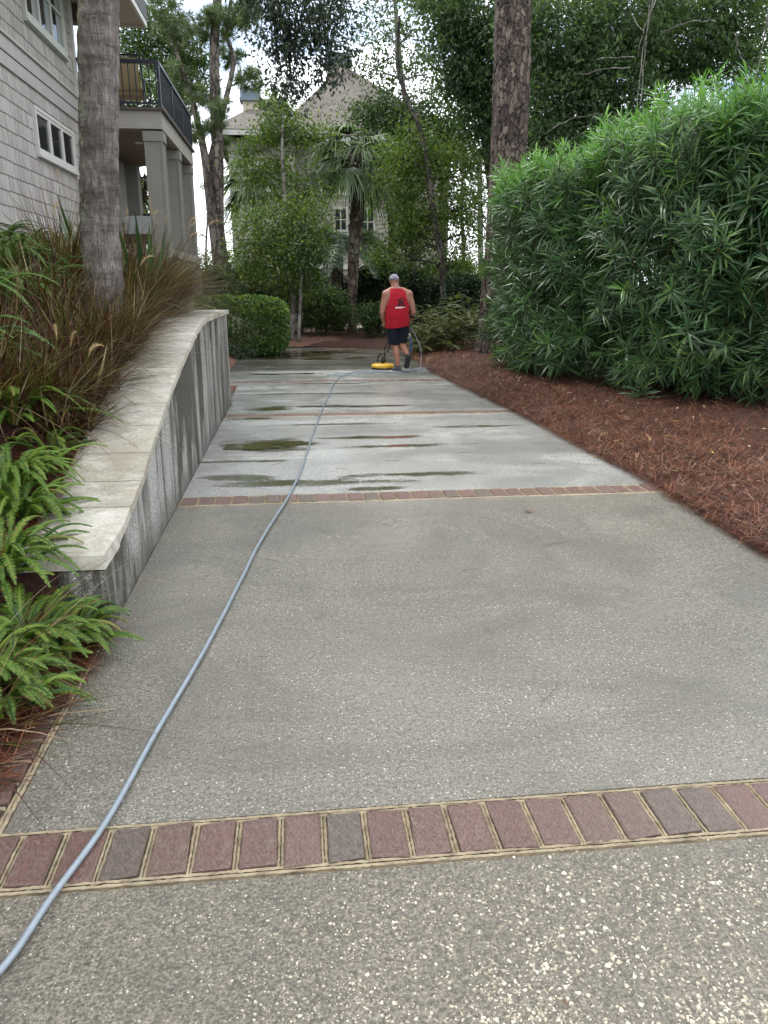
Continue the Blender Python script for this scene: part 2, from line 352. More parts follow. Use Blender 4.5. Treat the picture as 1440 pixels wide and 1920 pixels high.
a = NT('mulch'); M['mulch'] = a.pbr(a.ramp(a.noise(9, 7, .75), [(.3, (.05, .022, .014)), (.5, (.15, .075, .052)), (.75, (.27, .16, .12))]), .9, a.bump(a.noise(20, 5, .8), .03), .3)
a = NT('far_ground'); M['ground'] = a.pbr(a.ramp(a.noise(.5, 6, .65), [(.3, (.07, .06, .035)), (.55, (.05, .075, .025)), (.75, (.10, .10, .06))]), .95, a.bump(a.noise(12, 4), .03), .2)
M['path'] = plain('pale_path', (.20, .18, .14), .7, .4, .15, 2)
def puddlemat():
    a = NT('puddle_water'); c = a.ramp(a.noise(6, 5, .6), [(.35, (.045, .040, .018)), (.7, (.075, .067, .034))])
    return a.pbr(c, .05, a.bump(a.noise(14, 3, .5), .003), .5, extra={'IOR': 1.33})
M['puddle'] = puddlemat()
def barkmat(name, lo, mid, hi, scale, stretch, crack):
    a = NT(name); dv = a.n('ShaderNodeVectorMath', operation='MULTIPLY_ADD'); a.l(a.noise(scale * 1.4, 5, .65, color=True), dv.inputs[0]); dv.inputs[1].default_value = (1.5 / scale,) * 3; a.l(a.co, dv.inputs[2]); dv = dv.outputs[0]
    v = a.voro(scale, 'DISTANCE_TO_EDGE', stretch=stretch, vec=dv); vc = a.n('ShaderNodeSeparateColor'); a.l(a.voro(scale, 'F1', 'Color', stretch=stretch, vec=dv), vc.inputs[0])
    n = a.noise(scale * 2.2, 6, .7, stretch=stretch, dist=.8)
    c = a.ramp(a.math('MULTIPLY_ADD', vc.outputs[0], .6, a.math('MULTIPLY', n, .5)), [(.2, lo), (.5, mid), (.85, hi)])
    k = a.ramp(a.math('ADD', v, a.math('MULTIPLY', a.math('SUBTRACT', n, .5), .12)), [(.0, 1.), (crack, 0.)])
    c = a.mix(a.math('MULTIPLY', k, .7), c, tuple(x * .40 for x in lo))
    h = a.math('SUBTRACT', a.math('MULTIPLY', n, .8), a.math('MULTIPLY', k, 1.2))
    return a.pbr(c, .8, a.bump(h, .03), .3)
M['pinebark'] = barkmat('pine_bark', (.040, .030, .027), (.085, .062, .053), (.175, .135, .112), 11, (1, 1, .36), .09)
M['pinefar'] = barkmat('pine_bark_far', (.075, .062, .055), (.15, .125, .11), (.22, .19, .17), 6, (1, 1, .35), .10)
def palmbark():
    a = NT('palm_bark'); f = a.noise(26, 7, .75, stretch=(1, 1, .16), dist=.5); ring = a.noise(5, 5, .7, stretch=(.7, .7, 3.2), dist=.7)
    c = a.ramp(f, [(.30, (.055, .046, .042)), (.5, (.17, .146, .136)), (.72, (.31, .28, .268))])
    c = a.mix(a.ramp(ring, [(.54, 0.), (.66, .7)]), c, (.05, .042, .036)); c = a.mix(a.ramp(a.noise(70, 4, .7, stretch=(1, 1, .12)), [(.34, .7), (.52, 0.)]), c, (.045, .038, .034)); c = a.mix(a.ramp(a.noise(48, 4, .7, stretch=(1, 1, .2)), [(.56, 0.), (.72, .6)]), c, (.40, .37, .36))
    c = a.mix(a.ramp(a.noise(2.4, 5, .7), [(.46, 0.), (.60, .8)]), c, (.060, .048, .038))
    ge = a.n('ShaderNodeSeparateXYZ'); a.l(a.n('ShaderNodeNewGeometry').outputs['Normal'], ge.inputs[0])
    lich = a.math('MULTIPLY', a.ramp(a.noise(11, 6, .75), [(.50, 0.), (.58, .9)]), a.ramp(a.math('MULTIPLY', ge.outputs[0], -1.), [(.25, 0.), (.75, 1.)]))
    c = a.mix(lich, c, (.27, .29, .19))
    return a.pbr(c, .85, a.bump(a.math('ADD', f, a.math('MULTIPLY', ring, -1.1)), .022), .3)
M['palmbark'] = palmbark()
M['smoothbark'] = barkmat('grey_bark', (.10, .092, .08), (.17, .16, .14), (.27, .255, .23), 7, (1, 1, .5), .05)
M['darkbark'] = barkmat('dark_bark', (.035, .030, .025), (.065, .058, .048), (.11, .10, .085), 8, (1, 1, .35), .08)
M['boots'] = barkmat('palm_boots', (.05, .036, .026), (.11, .082, .060), (.21, .165, .125), 8, (1, 1, .5), .10)
M['oleander'] = leafmat('oleander_leaf', [(0, (.024, .060, .026)), (.5, (.050, .108, .042)), (.85, (.085, .160, .058)), (1, (.125, .205, .058))], .28, .28, .38)
M['oleander_tip'] = leafmat('oleander_new_leaf', [(0, (.06, .15, .045)), (.6, (.095, .215, .055)), (1, (.16, .28, .07))], .34, .35)
M['stem'] = plain('green_brown_stem', (.085, .075, .045), .7, .3, .3, 9)
M['fern'] = leafmat('fern_leaf', [(0, (.028, .075, .014)), (.4, (.085, .165, .020)), (.88, (.17, .26, .032)), (1, (.27, .20, .07))], .55, .34)
M['fern_dk'] = leafmat('back_fern_leaf', [(0, (.04, .10, .022)), (.5, (.085, .18, .035)), (1, (.17, .28, .06))], .45, .3)
M['grass'] = leafmat('purple_grass', [(0, (.020, .009, .009)), (.24, (.062, .020, .016)), (.42, (.105, .038, .022)), (.50, (.045, .048, .013)), (.70, (.088, .088, .022)), (.84, (.14, .078, .040)), (.93, (.26, .18, .11)), (1, (.52, .42, .32))], .42, .28)
M['plume'] = leafmat('seed_plume', [(0, (.36, .24, .17)), (1, (.60, .45, .34))], .7, .4)
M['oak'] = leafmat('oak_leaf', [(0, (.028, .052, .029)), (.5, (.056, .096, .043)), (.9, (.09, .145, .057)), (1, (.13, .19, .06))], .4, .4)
M['oak_backlit'] = leafmat('backlit_oak_leaf', [(0, (.014, .024, .018)), (.6, (.026, .044, .028)), (1, (.045, .072, .034))], .4, .15)  # darker copy of the oak leaf, backlight shade put into the colour
M['young'] = leafmat('young_tree_leaf', [(0, (.035, .068, .014)), (.5, (.065, .115, .022)), (.85, (.10, .155, .028)), (1, (.20, .24, .04))], .42, .38)
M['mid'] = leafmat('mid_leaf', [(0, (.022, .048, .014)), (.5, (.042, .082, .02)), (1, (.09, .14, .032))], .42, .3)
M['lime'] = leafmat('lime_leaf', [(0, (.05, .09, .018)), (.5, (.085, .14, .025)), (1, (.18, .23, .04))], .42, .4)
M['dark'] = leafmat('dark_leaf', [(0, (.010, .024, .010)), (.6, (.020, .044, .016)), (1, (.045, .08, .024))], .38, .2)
M['box'] = leafmat('hedge_leaf', [(0, (.025, .062, .014)), (.5, (.05, .105, .022)), (.8, (.11, .18, .03)), (1, (.20, .26, .04))], .32, .25)
M['palm'] = leafmat('palm_leaf', [(0, (.045, .085, .035)), (.6, (.085, .135, .055)), (1, (.17, .21, .10))], .4, .28)
M['silver'] = leafmat('silver_palm_leaf', [(0, (.085, .125, .105)), (.6, (.15, .20, .165)), (1, (.25, .30, .24))], .45, .25)
M['pine'] = leafmat('pine_needles_green', [(0, (.06, .095, .035)), (.6, (.11, .155, .06)), (1, (.20, .235, .10))], .5, .25)
M['feather'] = leafmat('feathery_leaf', [(0, (.045, .065, .016)), (.5, (.085, .115, .022)), (.85, (.13, .15, .03)), (1, (.20, .12, .05))], .45, .35)
M['agave'] = leafmat('spear_leaf', [(0, (.025, .06, .022)), (1, (.06, .12, .04))], .4, .15)
a = NT('hose_rubber'); M['hose'] = a.pbr(a.ramp(a.noise(30, 3), [(.3, (.16, .195, .23)), (.7, (.21, .25, .29))]), .38, None, .5, extra={'Coat Weight': .5, 'Coat Roughness': .2})
a = NT('shell_stone'); M['shell'] = a.pbr(a.mix(a.ramp(a.noise(180, 3), [(.4, 0.), (.7, .5)]), a.ramp(a.rnd(), [(0, (.17, .145, .105)), (.3, (.33, .29, .22)), (.7, (.47, .43, .345)), (1, (.58, .54, .46))]), (.30, .26, .20)), .5, None, .4)
M['yellow'] = plain('yellow_plastic', (.62, .37, .02), .4, .5, .12, 8)
M['red'] = plain('red_cloth', (.42, .012, .028), .8, .2, .2, 9, bump=.03)
M['skin'] = plain('skin', (.31, .145, .10), .5, .4, .12, 9)
M['shorts'] = plain('navy_cloth', (.010, .012, .022), .85, .2, .2, 8)
M['print_black'] = plain('print_black', (.02, .012, .016), .8, .2, .1, 8)
M['print_white'] = plain('print_white', (.72, .66, .66), .8, .2, .1, 8)
M['shoe'] = plain('shoe_knit', (.05, .055, .06), .7, .3, .3, 14)
M['sole'] = plain('shoe_sole', (.42, .44, .46), .6, .3, .1, 9)
M['hair'] = plain('short_hair', (.09, .06, .05), .8, .2, .2, 20)
a = NT('cap_cloth'); M['cap'] = a.pbr(a.mix(a.ramp(a.noise(24, 3, .6), [(.45, 0.), (.55, .8)]), (.30, .29, .34), (.12, .10, .16)), .85, None, .2)
M['blue'] = plain('blue_hose', (.03, .07, .22), .4, .5, .1, 8)
M['brownleaf'] = plain('brown_leaf', (.10, .05, .03), .6, .4, .35, 30)
M['redleaf'] = plain('red_brown_leaf', (.22, .065, .025), .45, .5, .35, 40)
M['yellowleaf'] = plain('yellow_leaf', (.55, .40, .06), .5, .4, .2, 30)
M['twig'] = plain('twig', (.11, .065, .04), .7, .3, .3, 20)
M['lampglass'] = plain('light_trim', (.5, .5, .48), .4, .4, .05, 4)
exec_order = []

# ------------------------------------------------------------------ ground and setting
def sheet(name, xs, ys, zf, mat, kind='structure', parent=None):
    X, Y = np.meshgrid(xs, ys); Z = zf(X, Y); n, m = X.shape
    i = np.arange(n - 1)[:, None] * m + np.arange(m - 1)[None]
    F = np.stack([i, i + 1, i + m + 1, i + m], -1).reshape(-1, 4)
    return link(name, new_mesh(name, np.stack([X, Y, Z], -1).reshape(-1, 3), F, mat, True), parent, kind)
ax = np.array([-900, -300, -100, -50, -25, -10, 0, 10, 25, 50, 100, 300, 900.])
sheet('ground', ax, ax + 40, lambda X, Y: np.full_like(X, -.09), M['ground'])

RIGHT = np.array([[1.0, 3.2], [1.6, 3.2], [2.4, 3.0], [3.0, 2.86], [3.91, 2.70], [5.44, 2.78], [7.5, 2.73], [9.5, 2.68], [11.4, 2.58], [13.2, 2.50], [14.6, 2.46], [17.2, 2.59], [18.4, 2.72], [19.3, 2.3], [20.0, 1.2], [20.2, .2]])
def right_edge(y): return np.interp(y, RIGHT[:, 0], RIGHT[:, 1]) + .03 * (fbm(np.stack([np.asarray(y, float) * 2.1, np.zeros_like(y, dtype=float), np.zeros_like(y, dtype=float)], -1)) - .47)
LEFTX = -.865
def left_edge(y): return np.interp(y, [0, 10.6, 10.9, 11.5, 12.6, 14.1, 16.2, 17.0, 18.0, 19.3, 20.2], [LEFTX, LEFTX, -.98, -.91, -1.05, -1.24, -1.75, -1.45, -.75, -.35, -.2])
BANDS = [1.82, 5.45, 9.30, 12.75]; BW = .205
# mortar bed below everything of the driveway
drive = sheet('driveway', np.linspace(-1.3, 5.2, 14), np.linspace(.3, 20.4, 41), lambda X, Y: np.full_like(X, -.014), M['mortar'])
def slab(y0, y1, mat, full=False, x0=None):
    ny = max(3, int((y1 - y0) / .12)); ys = np.linspace(y0, y1, ny); nx = 24; V = []
    for y in ys:
        a, b = (x0 if x0 is not None else float(left_edge(y))), (5.2 if full else float(right_edge(np.array(y))))
        V.append(np.stack([np.linspace(a, b, nx), np.full(nx, y), np.zeros(nx)], -1))
    V = np.array(V)
    P = V.reshape(-1, 3); P[:, 2] = -.002 if full else .010 * (fbm(P * .8 + 3, 3) - .45) - .002
    i = np.arange(ny - 1)[:, None] * nx + np.arange(nx - 1)[None]
    F = np.stack([i, i + 1, i + nx + 1, i + nx], -1).reshape(-1, 4)
    # turned-down rim so the slab has thickness
    ring = np.concatenate([np.arange(nx), np.arange(1, ny) * nx + nx - 1, (ny - 1) * nx + np.arange(nx - 1)[::-1], np.arange(1, ny - 1)[::-1] * nx])
    R = P[ring] - [0, 0, .06]; m = len(ring); k = np.arange(m); k2 = (k + 1) % m
    Fr = np.stack([ring[k], len(P) + k, len(P) + k2, ring[k2]], -1)
    o = link('concrete_slab', new_mesh('concrete_slab', np.vstack([P, R]), [F, Fr], mat, False), drive)
    return o
g = BW / 2 + .018
SL = [slab(.3, BANDS[0] - g - .012, M['slab_near'], True, -1.3), slab(BANDS[0] + g, BANDS[1] - g, M['slab']), slab(BANDS[1] + g, BANDS[2] - g, M['slab_clean_sheen']),
      slab(BANDS[2] + g, BANDS[3] - g, M['slab_clean_sheen']), slab(BANDS[3] + g, 14.55, M['slab_clean_sheen']), slab(14.57, 20.2, M['slab_last'])]
# bricks
bm_ = []
for v in range(5):
    V, F = bevbox(-.5, .5, -.5, .5, -.9, 0, .04)
    # uneven worn top: subdivide lightly by jittering corners
    V[:, :2] += RNG.normal(0, .018, (12, 2)); V[4:, 2] += RNG.normal(0, .03, 12 - 4)
    bm_.append(new_mesh('brick', V, F, M['brick'], False))
def brick(x, y, w, l, rz=0, z=.003):
    o = link('brick', random.choice(bm_), drive); o.location = (x, y, z + random.uniform(-.002, .0025))
    o.scale = (w * random.uniform(.97, 1.02), l * random.uniform(.985, 1.015), .045); o.rotation_euler = (random.gauss(0, .006), random.gauss(0, .008), rz + random.gauss(0, .012))
pitch = .1195
for bi, by in enumerate(BANDS):
    xl, xr = (-1.28 if bi == 0 else float(left_edge(by)) + .01), (3.12 if bi == 0 else float(right_edge(np.array(by))) - .005)
    x = xl + pitch / 2
    while x < xr - pitch * .45:
        brick(x, by, .099, BW - .008); x += pitch
y = BANDS[0] + BW / 2 + .07
while y < 3.15:
    brick(LEFTX - .135, y, .205, .099, 0, .002); y += pitch
# raised mortar lips: ragged ridges both sides of every joint near the camera
lip = MB()
def ridge(p0, p1, w, h, n):
    t = np.linspace(0, 1, n)[:, None]; P = np.array(p0) + (np.array(p1) - np.array(p0)) * t; d = norm(np.array(p1) - np.array(p0)); s = np.array([-d[1], d[0], 0])
    j = RNG.normal(0, .0007, (n, 1)); ww = w * RNG.uniform(.8, 1.15, (n, 1)); hh = h * RNG.uniform(.6, 1.1, (n, 1)); up = np.array([0, 0, 1.])
    A, B, C_ = P + s * (j - ww), P + s * j + up * hh, P + s * (j + ww); V = np.stack([A, B, C_], 1).reshape(-1, 3)
    i = np.arange(n - 1)[:, None] * 3
    F = np.concatenate([np.stack([i + k, i + k + 1, i + k + 4, i + k + 3], -1).reshape(-1, 4) for k in (0, 1)])
    lip.add(V, F, RNG.random())
for bi, by in enumerate(BANDS[:3]):
    xl, xr = (-1.28 if bi == 0 else LEFTX + .01), (3.12 if bi == 0 else float(right_edge(np.array(by))))
    x = xl
    while x < xr:
        for s in (-.0055, .0055): ridge((x + s, by - BW / 2, -.004), (x + s, by + BW / 2, -.004), .0040, .0050, 26 if bi == 0 else 5)
        x += pitch
    for sy in (-1, 1):
        for s in (-.002, .012): ridge((xl, by + sy * (BW / 2 + s), -.004), (xr, by + sy * (BW / 2 + s), -.004), .005, .0055, 420 if bi == 0 else 90)
for s in (-.022, -.010): ridge((LEFTX + s, BANDS[0] + .11, -.003), (LEFTX + s, 3.3, -.003), .006, .010, 120)
y = BANDS[0] + BW / 2 + .07 + pitch / 2
while y < 3.1:
    ridge((LEFTX - .24, y, -.004), (LEFTX - .03, y, -.004), .006, .009, 12); y += pitch
part('mortar_joint', lip, M['mortar'], drive)
# exposed shell and stone in the near slab
frag = []
for v in range(6):
    n = RNG.integers(5, 8); th = np.sort(RNG.random(n) * 2 * math.pi); rr = RNG.uniform(.6, 1.05, n)
    V0 = np.stack([np.cos(th) * rr, np.sin(th) * rr * RNG.uniform(.55, .95), np.zeros(n)], -1)
    V = np.vstack([V0 * 1., V0 * .72 + [0, 0, .32], [[0, 0, .38]]]); k = np.arange(n); k2 = (k + 1) % n
    frag.append((V, [np.stack([k, k2, n + k2, n + k], -1), np.stack([n + k, n + k2, np.full(n, 2 * n)], -1)]))
N = 60000
Px = RNG.uniform(-.8, 2.2, N); Py = RNG.uniform(.95, BANDS[0] - .125, N)
dens = fbm(np.stack([Px * 1.9 + 5, Py * 1.9, 0 * Px], -1), 4); dens = np.clip(.34 + (dens - .45) * 3.4, .14, 1) * np.clip(.62 + .9 * (Py - .95), .5, 1) * np.clip((Px + .45) * 1.7, .08, 1) * np.clip((BANDS[0] - .15 - Py) * 9, .15, 1)
keep = RNG.random(N) < dens; Px, Py = Px[keep], Py[keep]; N = len(Px)
sz = np.clip(RNG.lognormal(math.log(.0046), .42, N), .0018, .0100) * np.clip(.72 + .4 * np.clip(Px, -.5, .6), .5, 1.)
order = np.argsort(-sz); fm = MB(); fmesh = [new_mesh('shell_fragment', V, F, M['shell'], False) for V, F in frag]
for c, i in enumerate(order):
    v = RNG.integers(6); a_ = RNG.random() * 6.28; zt = -.0022
    if c < 290:
        o = link('shell_fragment', fmesh[v], SL[0]); o.location = (Px[i], Py[i], zt); o.scale = (sz[i],) * 3; o.rotation_euler = (0, 0, a_)
    else:
        ca, sa = math.cos(a_), math.sin(a_); V, F = frag[v]; V = V * sz[i]
        fm.add(np.stack([V[:, 0] * ca - V[:, 1] * sa + Px[i], V[:, 0] * sa + V[:, 1] * ca + Py[i], V[:, 2] + zt], -1), F, RNG.random())
part('shell_fragments', fm, M['shell'], SL[0], kind='stuff')

# puddles: thin sheets with ragged edges
def puddle(name, cx, cy, rx, ry, seed, thr=.0, stretch=1., step=.018):
    xs = np.arange(cx - rx * 1.5, cx + rx * 1.5, step); ys = np.arange(cy - ry * 1.6, cy + ry * 1.6, step * 1.2)
    X, Y = np.meshgrid(xs, ys); d = ((X - cx) / rx) ** 2 + ((Y - cy) / ry) ** 2
    n = fbm(np.stack([X * 2.2 + seed * 3.7, Y * 4.4 + seed, np.full_like(X, seed * 1.3)], -1), 3) + .5 * (fbm(np.stack([X * 14 + seed, Y * 22, np.full_like(X, seed * .7)], -1), 3) - .44)
    m = (1 - d) * .8 + (n - .47) * 3.4 * stretch > thr
    ok = m & (X > LEFTX + .01) & (X < right_edge(Y))
    idx = np.argwhere(ok[:-1, :-1] & ok[1:, :-1] & ok[:-1, 1:] & ok[1:, 1:])
    if not len(idx): return
    w = X.shape[1]; q = idx[:, 0] * w + idx[:, 1]; F = np.stack([q, q + 1, q + w + 1, q + w], -1); used, inv = np.unique(F, return_inverse=True)
    V = np.stack([X, Y, np.full_like(X, .0055)], -1).reshape(-1, 3)[used]
    link(name, new_mesh(name, V, inv.reshape(-1, 4), M['puddle'], True), None, 'structure')
for a_ in [(-.30, 7.47, .36, .20, 1), (-.1, 17.9, 1.1, 1.0, 12, .1), (.8, 16.9, .9, .45, 13, .2), (.9, 18.6, .8, .5, 14, .2)]:
    puddle('puddle', *a_)

# planting bed on the left behind the wall
def ctop(y): return np.interp(y, [0, 2.6, 3.28, 3.57, 4.12, 4.72, 5.39, 6.13, 6.88, 7.35, 7.75, 12], [.0, .05, .31, .39, .49, .665, .835, .985, 1.115, 1.175, 1.20, 1.20])
def zleft(x, y):
    back = np.clip(-1.2 - x, 0, 3)
    z = np.minimum(ctop(y) - .05, 1.2) + np.minimum(.34 * back, .80 + 0 * y) * np.interp(y, [1.5, 3, 5], [.35, .7, 1.])
    return z
nzf = lambda X, Y, k: .05 * k * (fbm(np.stack([X * 3, Y * 3, 0 * X], -1), 4) - .47)
def zbed(X, Y):
    z = zleft(X, Y) + nzf(X, Y, 1.)
    return np.where(X > -1.26, np.where(Y < 3.25, np.minimum(z, .025 + (-1.07 - X) * .2), ctop(Y) - .035), z)
sheet('planting_bed', np.concatenate([np.linspace(-9, -3.6, 8), np.linspace(-3.5, -1.07, 44)]), np.concatenate([[-2, 0, .6], np.linspace(.9, 10.3, 130)]), zbed, M['straw'])
sheet('back_bed', np.linspace(-12, -.95, 40), np.linspace(10.6, 24, 60), lambda X, Y: np.clip((-1.25 - X) * .5, -.03, 1.9) * np.clip((24 - Y) / 6, .2, 1) + nzf(X, Y, .6) - .0, M['mulch'])
# right-hand straw bed
def zright(X, Y):
    e = right_edge(Y); d = X - e
    return np.where(d < .0, -.03, .012 + .10 * (1 - np.exp(-np.clip(d, 0, 9) * 2.2)) + .05 * np.clip(d, 0, 4) * .4) + nzf(X, Y, 1.5) * np.clip(d * 6, 0, 1)
Yr = np.linspace(.3, 24, 170)
def bed_right():
    V = []; nx = 60; u = np.linspace(0, 1, nx) ** 1.5
    for yy in Yr:
        e = float(right_edge(np.array(yy))) - .012
        V.append(np.stack([e + u * (9 - e), np.full(nx, yy), np.zeros(nx)], -1))
    V = np.array(V).reshape(-1, 3); V[:, 2] = zright(V[:, 0], V[:, 1]); V[::nx, 2] = -.03
    ny = len(Yr); i = np.arange(ny - 1)[:, None] * nx + np.arange(nx - 1)[None]
    link('straw_bed', new_mesh('straw_bed', V, np.stack([i, i + 1, i + nx + 1, i + nx], -1).reshape(-1, 4), M['straw'], True), None, 'structure')
bed_right()
sheet('mulch_bed', np.linspace(-3, 9, 40), np.linspace(20.15, 27, 24), lambda X, Y: .02 + .10 * np.clip((Y - 20.1), 0, 1) + nzf(X, Y, 1.2), M['mulch'])
sheet('far_path', np.linspace(-1, 9, 12), np.linspace(27, 31, 6), lambda X, Y: np.full_like(X, .14) + .02 * (Y - 27), M['path'])
sheet('mulch_pocket', np.linspace(-1.4, -.92, 8), np.linspace(10.45, 12.3, 12), lambda X, Y: .03 - .03 * np.abs(Y - 11.3) + 0 * X, M['mulch'])

# loose pine needles
def needles(n, px, py, zf, lmin, lmax, w, lift=.012, tilt=.18, spread=None):
    P = np.stack([px, py, zf(px, py) + RNG.random(n) * lift], -1)
    th = RNG.random(n) * 2 * math.pi if spread is None else RNG.normal(spread[0], spread[1], n)
    d = np.stack([np.cos(th), np.sin(th), RNG.normal(0, tilt, n)], -1); d = norm(d); s = norm(np.cross(d, [0, 0, 1.])); ln = RNG.uniform(lmin, lmax, n)[:, None]
    b = s * RNG.normal(0, .07, (n, 1)); up = np.array([0, 0, 1.]); ww = w * RNG.uniform(.6, 1.3, (n, 1))
    m = P + (b + up * .03) * ln * .6
    A = P - d * ln / 2; B = P + d * ln / 2
    V = np.stack([A - s * ww, A + s * ww, m - s * ww, m + s * ww, B - s * ww * .5, B + s * ww * .5], 1).reshape(-1, 3)
    V[:, 2] = np.maximum(V[:, 2], .004)
    i = np.arange(n)[:, None] * 6; F = np.concatenate([i + [0, 1, 3, 2], i + [2, 3, 5, 4]])
    return V, F, np.repeat(RNG.random(n), 6)
mb = MB(); n = 90000
yy = 3.0 + 15 * RNG.random(n) ** 1.9; dd = RNG.exponential(.8, n) - .05 - .05 * RNG.random(n) ** 3; xx = right_edge(yy) + dd; k = xx < 7.5; xx, yy = xx[k], yy[k]
mb.add(*needles(len(xx), xx, yy, lambda a, b: np.maximum(zright(a, b), .004),   .08, .22, .0015, .05, .3))
n = 420; yy = 3.2 + 11 * RNG.random(n) ** 1.5; xx = right_edge(yy) - RNG.exponential(.14, n); mb.add(*needles(n, xx, yy, lambda a, b: 0 * a + .005, .06, .17, .0012, .004, .02))
part('pine_straw', mb, M['needle'], None, kind='stuff')
mb = MB(); n = 15000; yy = RNG.uniform(1.5, 9.8, n); xx = np.where(yy < 3.25, -.98, -1.22) - RNG.exponential(.30, n)
mb.add(*needles(n, xx, yy, lambda a, b: zbed(a, b) + .004, .07, .20, .0017, .05, .3))
n = 1500; yy = 3.25 - 1.15 * RNG.random(n) ** 2.2; xx = -.92 - np.abs(RNG.normal(0, .16, n)) + .05 * (yy > 2.6); mb.add(*needles(n, xx, yy, lambda a, b: np.maximum(np.where(a > -1.07, .006, zbed(a, b)), .005), .08, .2, .0014, .03, .15))
part('bed_straw', mb, M['needle'], None, kind='stuff')

n = 420; yy = 3.4 + 11 * RNG.random(n) ** 1.3; xx = right_edge(yy) + RNG.exponential(.9, n) + .05; P_ = np.stack([xx, yy, zright(xx, yy) + .03], -1); d_ = rdir(n) * [1, 1, .25]; ln_ = RNG.uniform(.025, .075, n)
i_ = np.arange(n)[:, None] * 4; s_ = norm(np.cross(norm(d_), [0, 0, 1.])); d_ = norm(d_) * ln_[:, None]; w_ = (ln_ * RNG.uniform(.12, .28, n))[:, None]; V_ = np.stack([P_ - d_ / 2, P_ + s_ * w_ + [0, 0, .004], P_ + d_ / 2, P_ - s_ * w_ + [0, 0, .008]], 1).reshape(-1, 3)
a = NT('dry_leaf_litter'); M['litter'] = a.pbr(a.ramp(a.rnd(), [(0, (.10, .06, .035)), (.5, (.22, .14, .08)), (.85, (.38, .30, .19)), (1, (.42, .33, .08))]), .7)
part('leaf_litter', MB().add(V_, i_ + np.array([[0, 1, 2, 3]]), np.repeat(RNG.random(n), 4)), M['litter'], None, kind='stuff')

# ------------------------------------------------------------------ retaining wall
wallt = thing('retaining_wall', 'long low concrete wall with pale stone coping climbing beside the driveway', 'wall', (-.95, 6.8, 0))
ysw = np.linspace(3.31, 10.30, 72); tops = ctop(ysw) - .045
V = []; nz_ = 8
for yv, tp in zip(ysw, tops):
    for k in range(nz_): V.append((-.868, yv, -.05 + (tp + .05) * k / (nz_ - 1)))
n = len(ysw); V = np.array(V); V[:, 0] += .004 * (fbm(V * 6) - .47); V2 = V.copy(); V2[:, 0] = -1.12
i = np.arange(n - 1)[:, None] * nz_ + np.arange(nz_ - 1)[None]; F = np.stack([i, i + nz_, i + nz_ + 1, i + 1], -1).reshape(-1, 4)
N0 = len(V); Fb = F[:, ::-1] + N0; top = np.arange(n - 1) * nz_ + nz_ - 1
Ft = np.stack([top, top + nz_, top + nz_ + N0, top + N0], -1)
e0 = np.arange(nz_ - 1); Fe = np.stack([e0, e0 + 1, e0 + 1 + N0, e0 + N0], -1); e1 = e0 + (n - 1) * nz_; Fe2 = np.stack([e1, e1 + N0, e1 + N0 + 1, e1 + 1], -1)
w = MB().add(np.vstack([V, V2]), [F, Fb, Ft, Fe, Fe2]); w.add(*box(-2.3, -1.125, 10.06, 10.298, -.05, 1.15))
part('wall_face', w, M['wall'], wallt)
joints = [3.49, 3.80, 4.11, 4.42, 4.76, 5.10, 5.45, 5.80, 6.16, 6.52, 6.88, 7.26, 7.66, 8.1, 8.55, 9.0, 9.45, 9.9, 10.34]
def coping(y0, y1, x0=-1.25, x1=-.842, th=.045):
    m = MB(); ys = np.linspace(y0 + .0055, y1 - .0055, 5); xs = np.linspace(x0, x1, 7); X, Y = np.meshgrid(xs, ys)
    Z = ctop(Y) + .005 * (fbm(np.stack([X * 9, Y * 9, 0 * X], -1)) - .47)
    Xj = X + np.where((X > x1 - .01) | (X < x0 + .01), .0015 * RNG.normal(size=X.shape), 0)
    T = np.stack([Xj, Y, Z], -1).reshape(-1, 3); B = T - [0, 0, th]; nn, mm = X.shape
    i = np.arange(nn - 1)[:, None] * mm + np.arange(mm - 1)[None]; F = np.stack([i, i + 1, i + mm + 1, i + mm], -1).reshape(-1, 4)
    ring = np.concatenate([np.arange(mm), np.arange(1, nn) * mm + mm - 1, (nn - 1) * mm + np.arange(mm - 1)[::-1], np.arange(1, nn - 1)[::-1] * mm]); r2 = np.roll(ring, -1); K = len(T)
    m.add(np.vstack([T, B]), [F, F[:, ::-1] + K, np.stack([ring, ring + K, r2 + K, r2], -1)], RNG.random())
    return m
for a_, b_ in zip(joints[:-1], joints[1:]): part('coping_slab', coping(a_, b_), M['coping'], wallt)
m = MB(); V, F = bevbox(-1.22, -.835, 3.30, 3.478, .305, .385, .014); V[:, 2] += (V[:, 1] - 3.38) * .25; V[np.abs(V[:, 1] - 3.30) < .03, 0] -= .03; m.add(V, F, .9)
part('coping_slab', m, M['coping'], wallt, label='thick blunt stone block at the low near end of the coping')
for k in range(4):
    V, F = bevbox(-2.3 + k * .26, -2.3 + k * .26 + .254, 10.02, 10.335, 1.156, 1.20, .006); part('coping_slab', MB().add(V, F, RNG.random()), M['coping'], wallt)

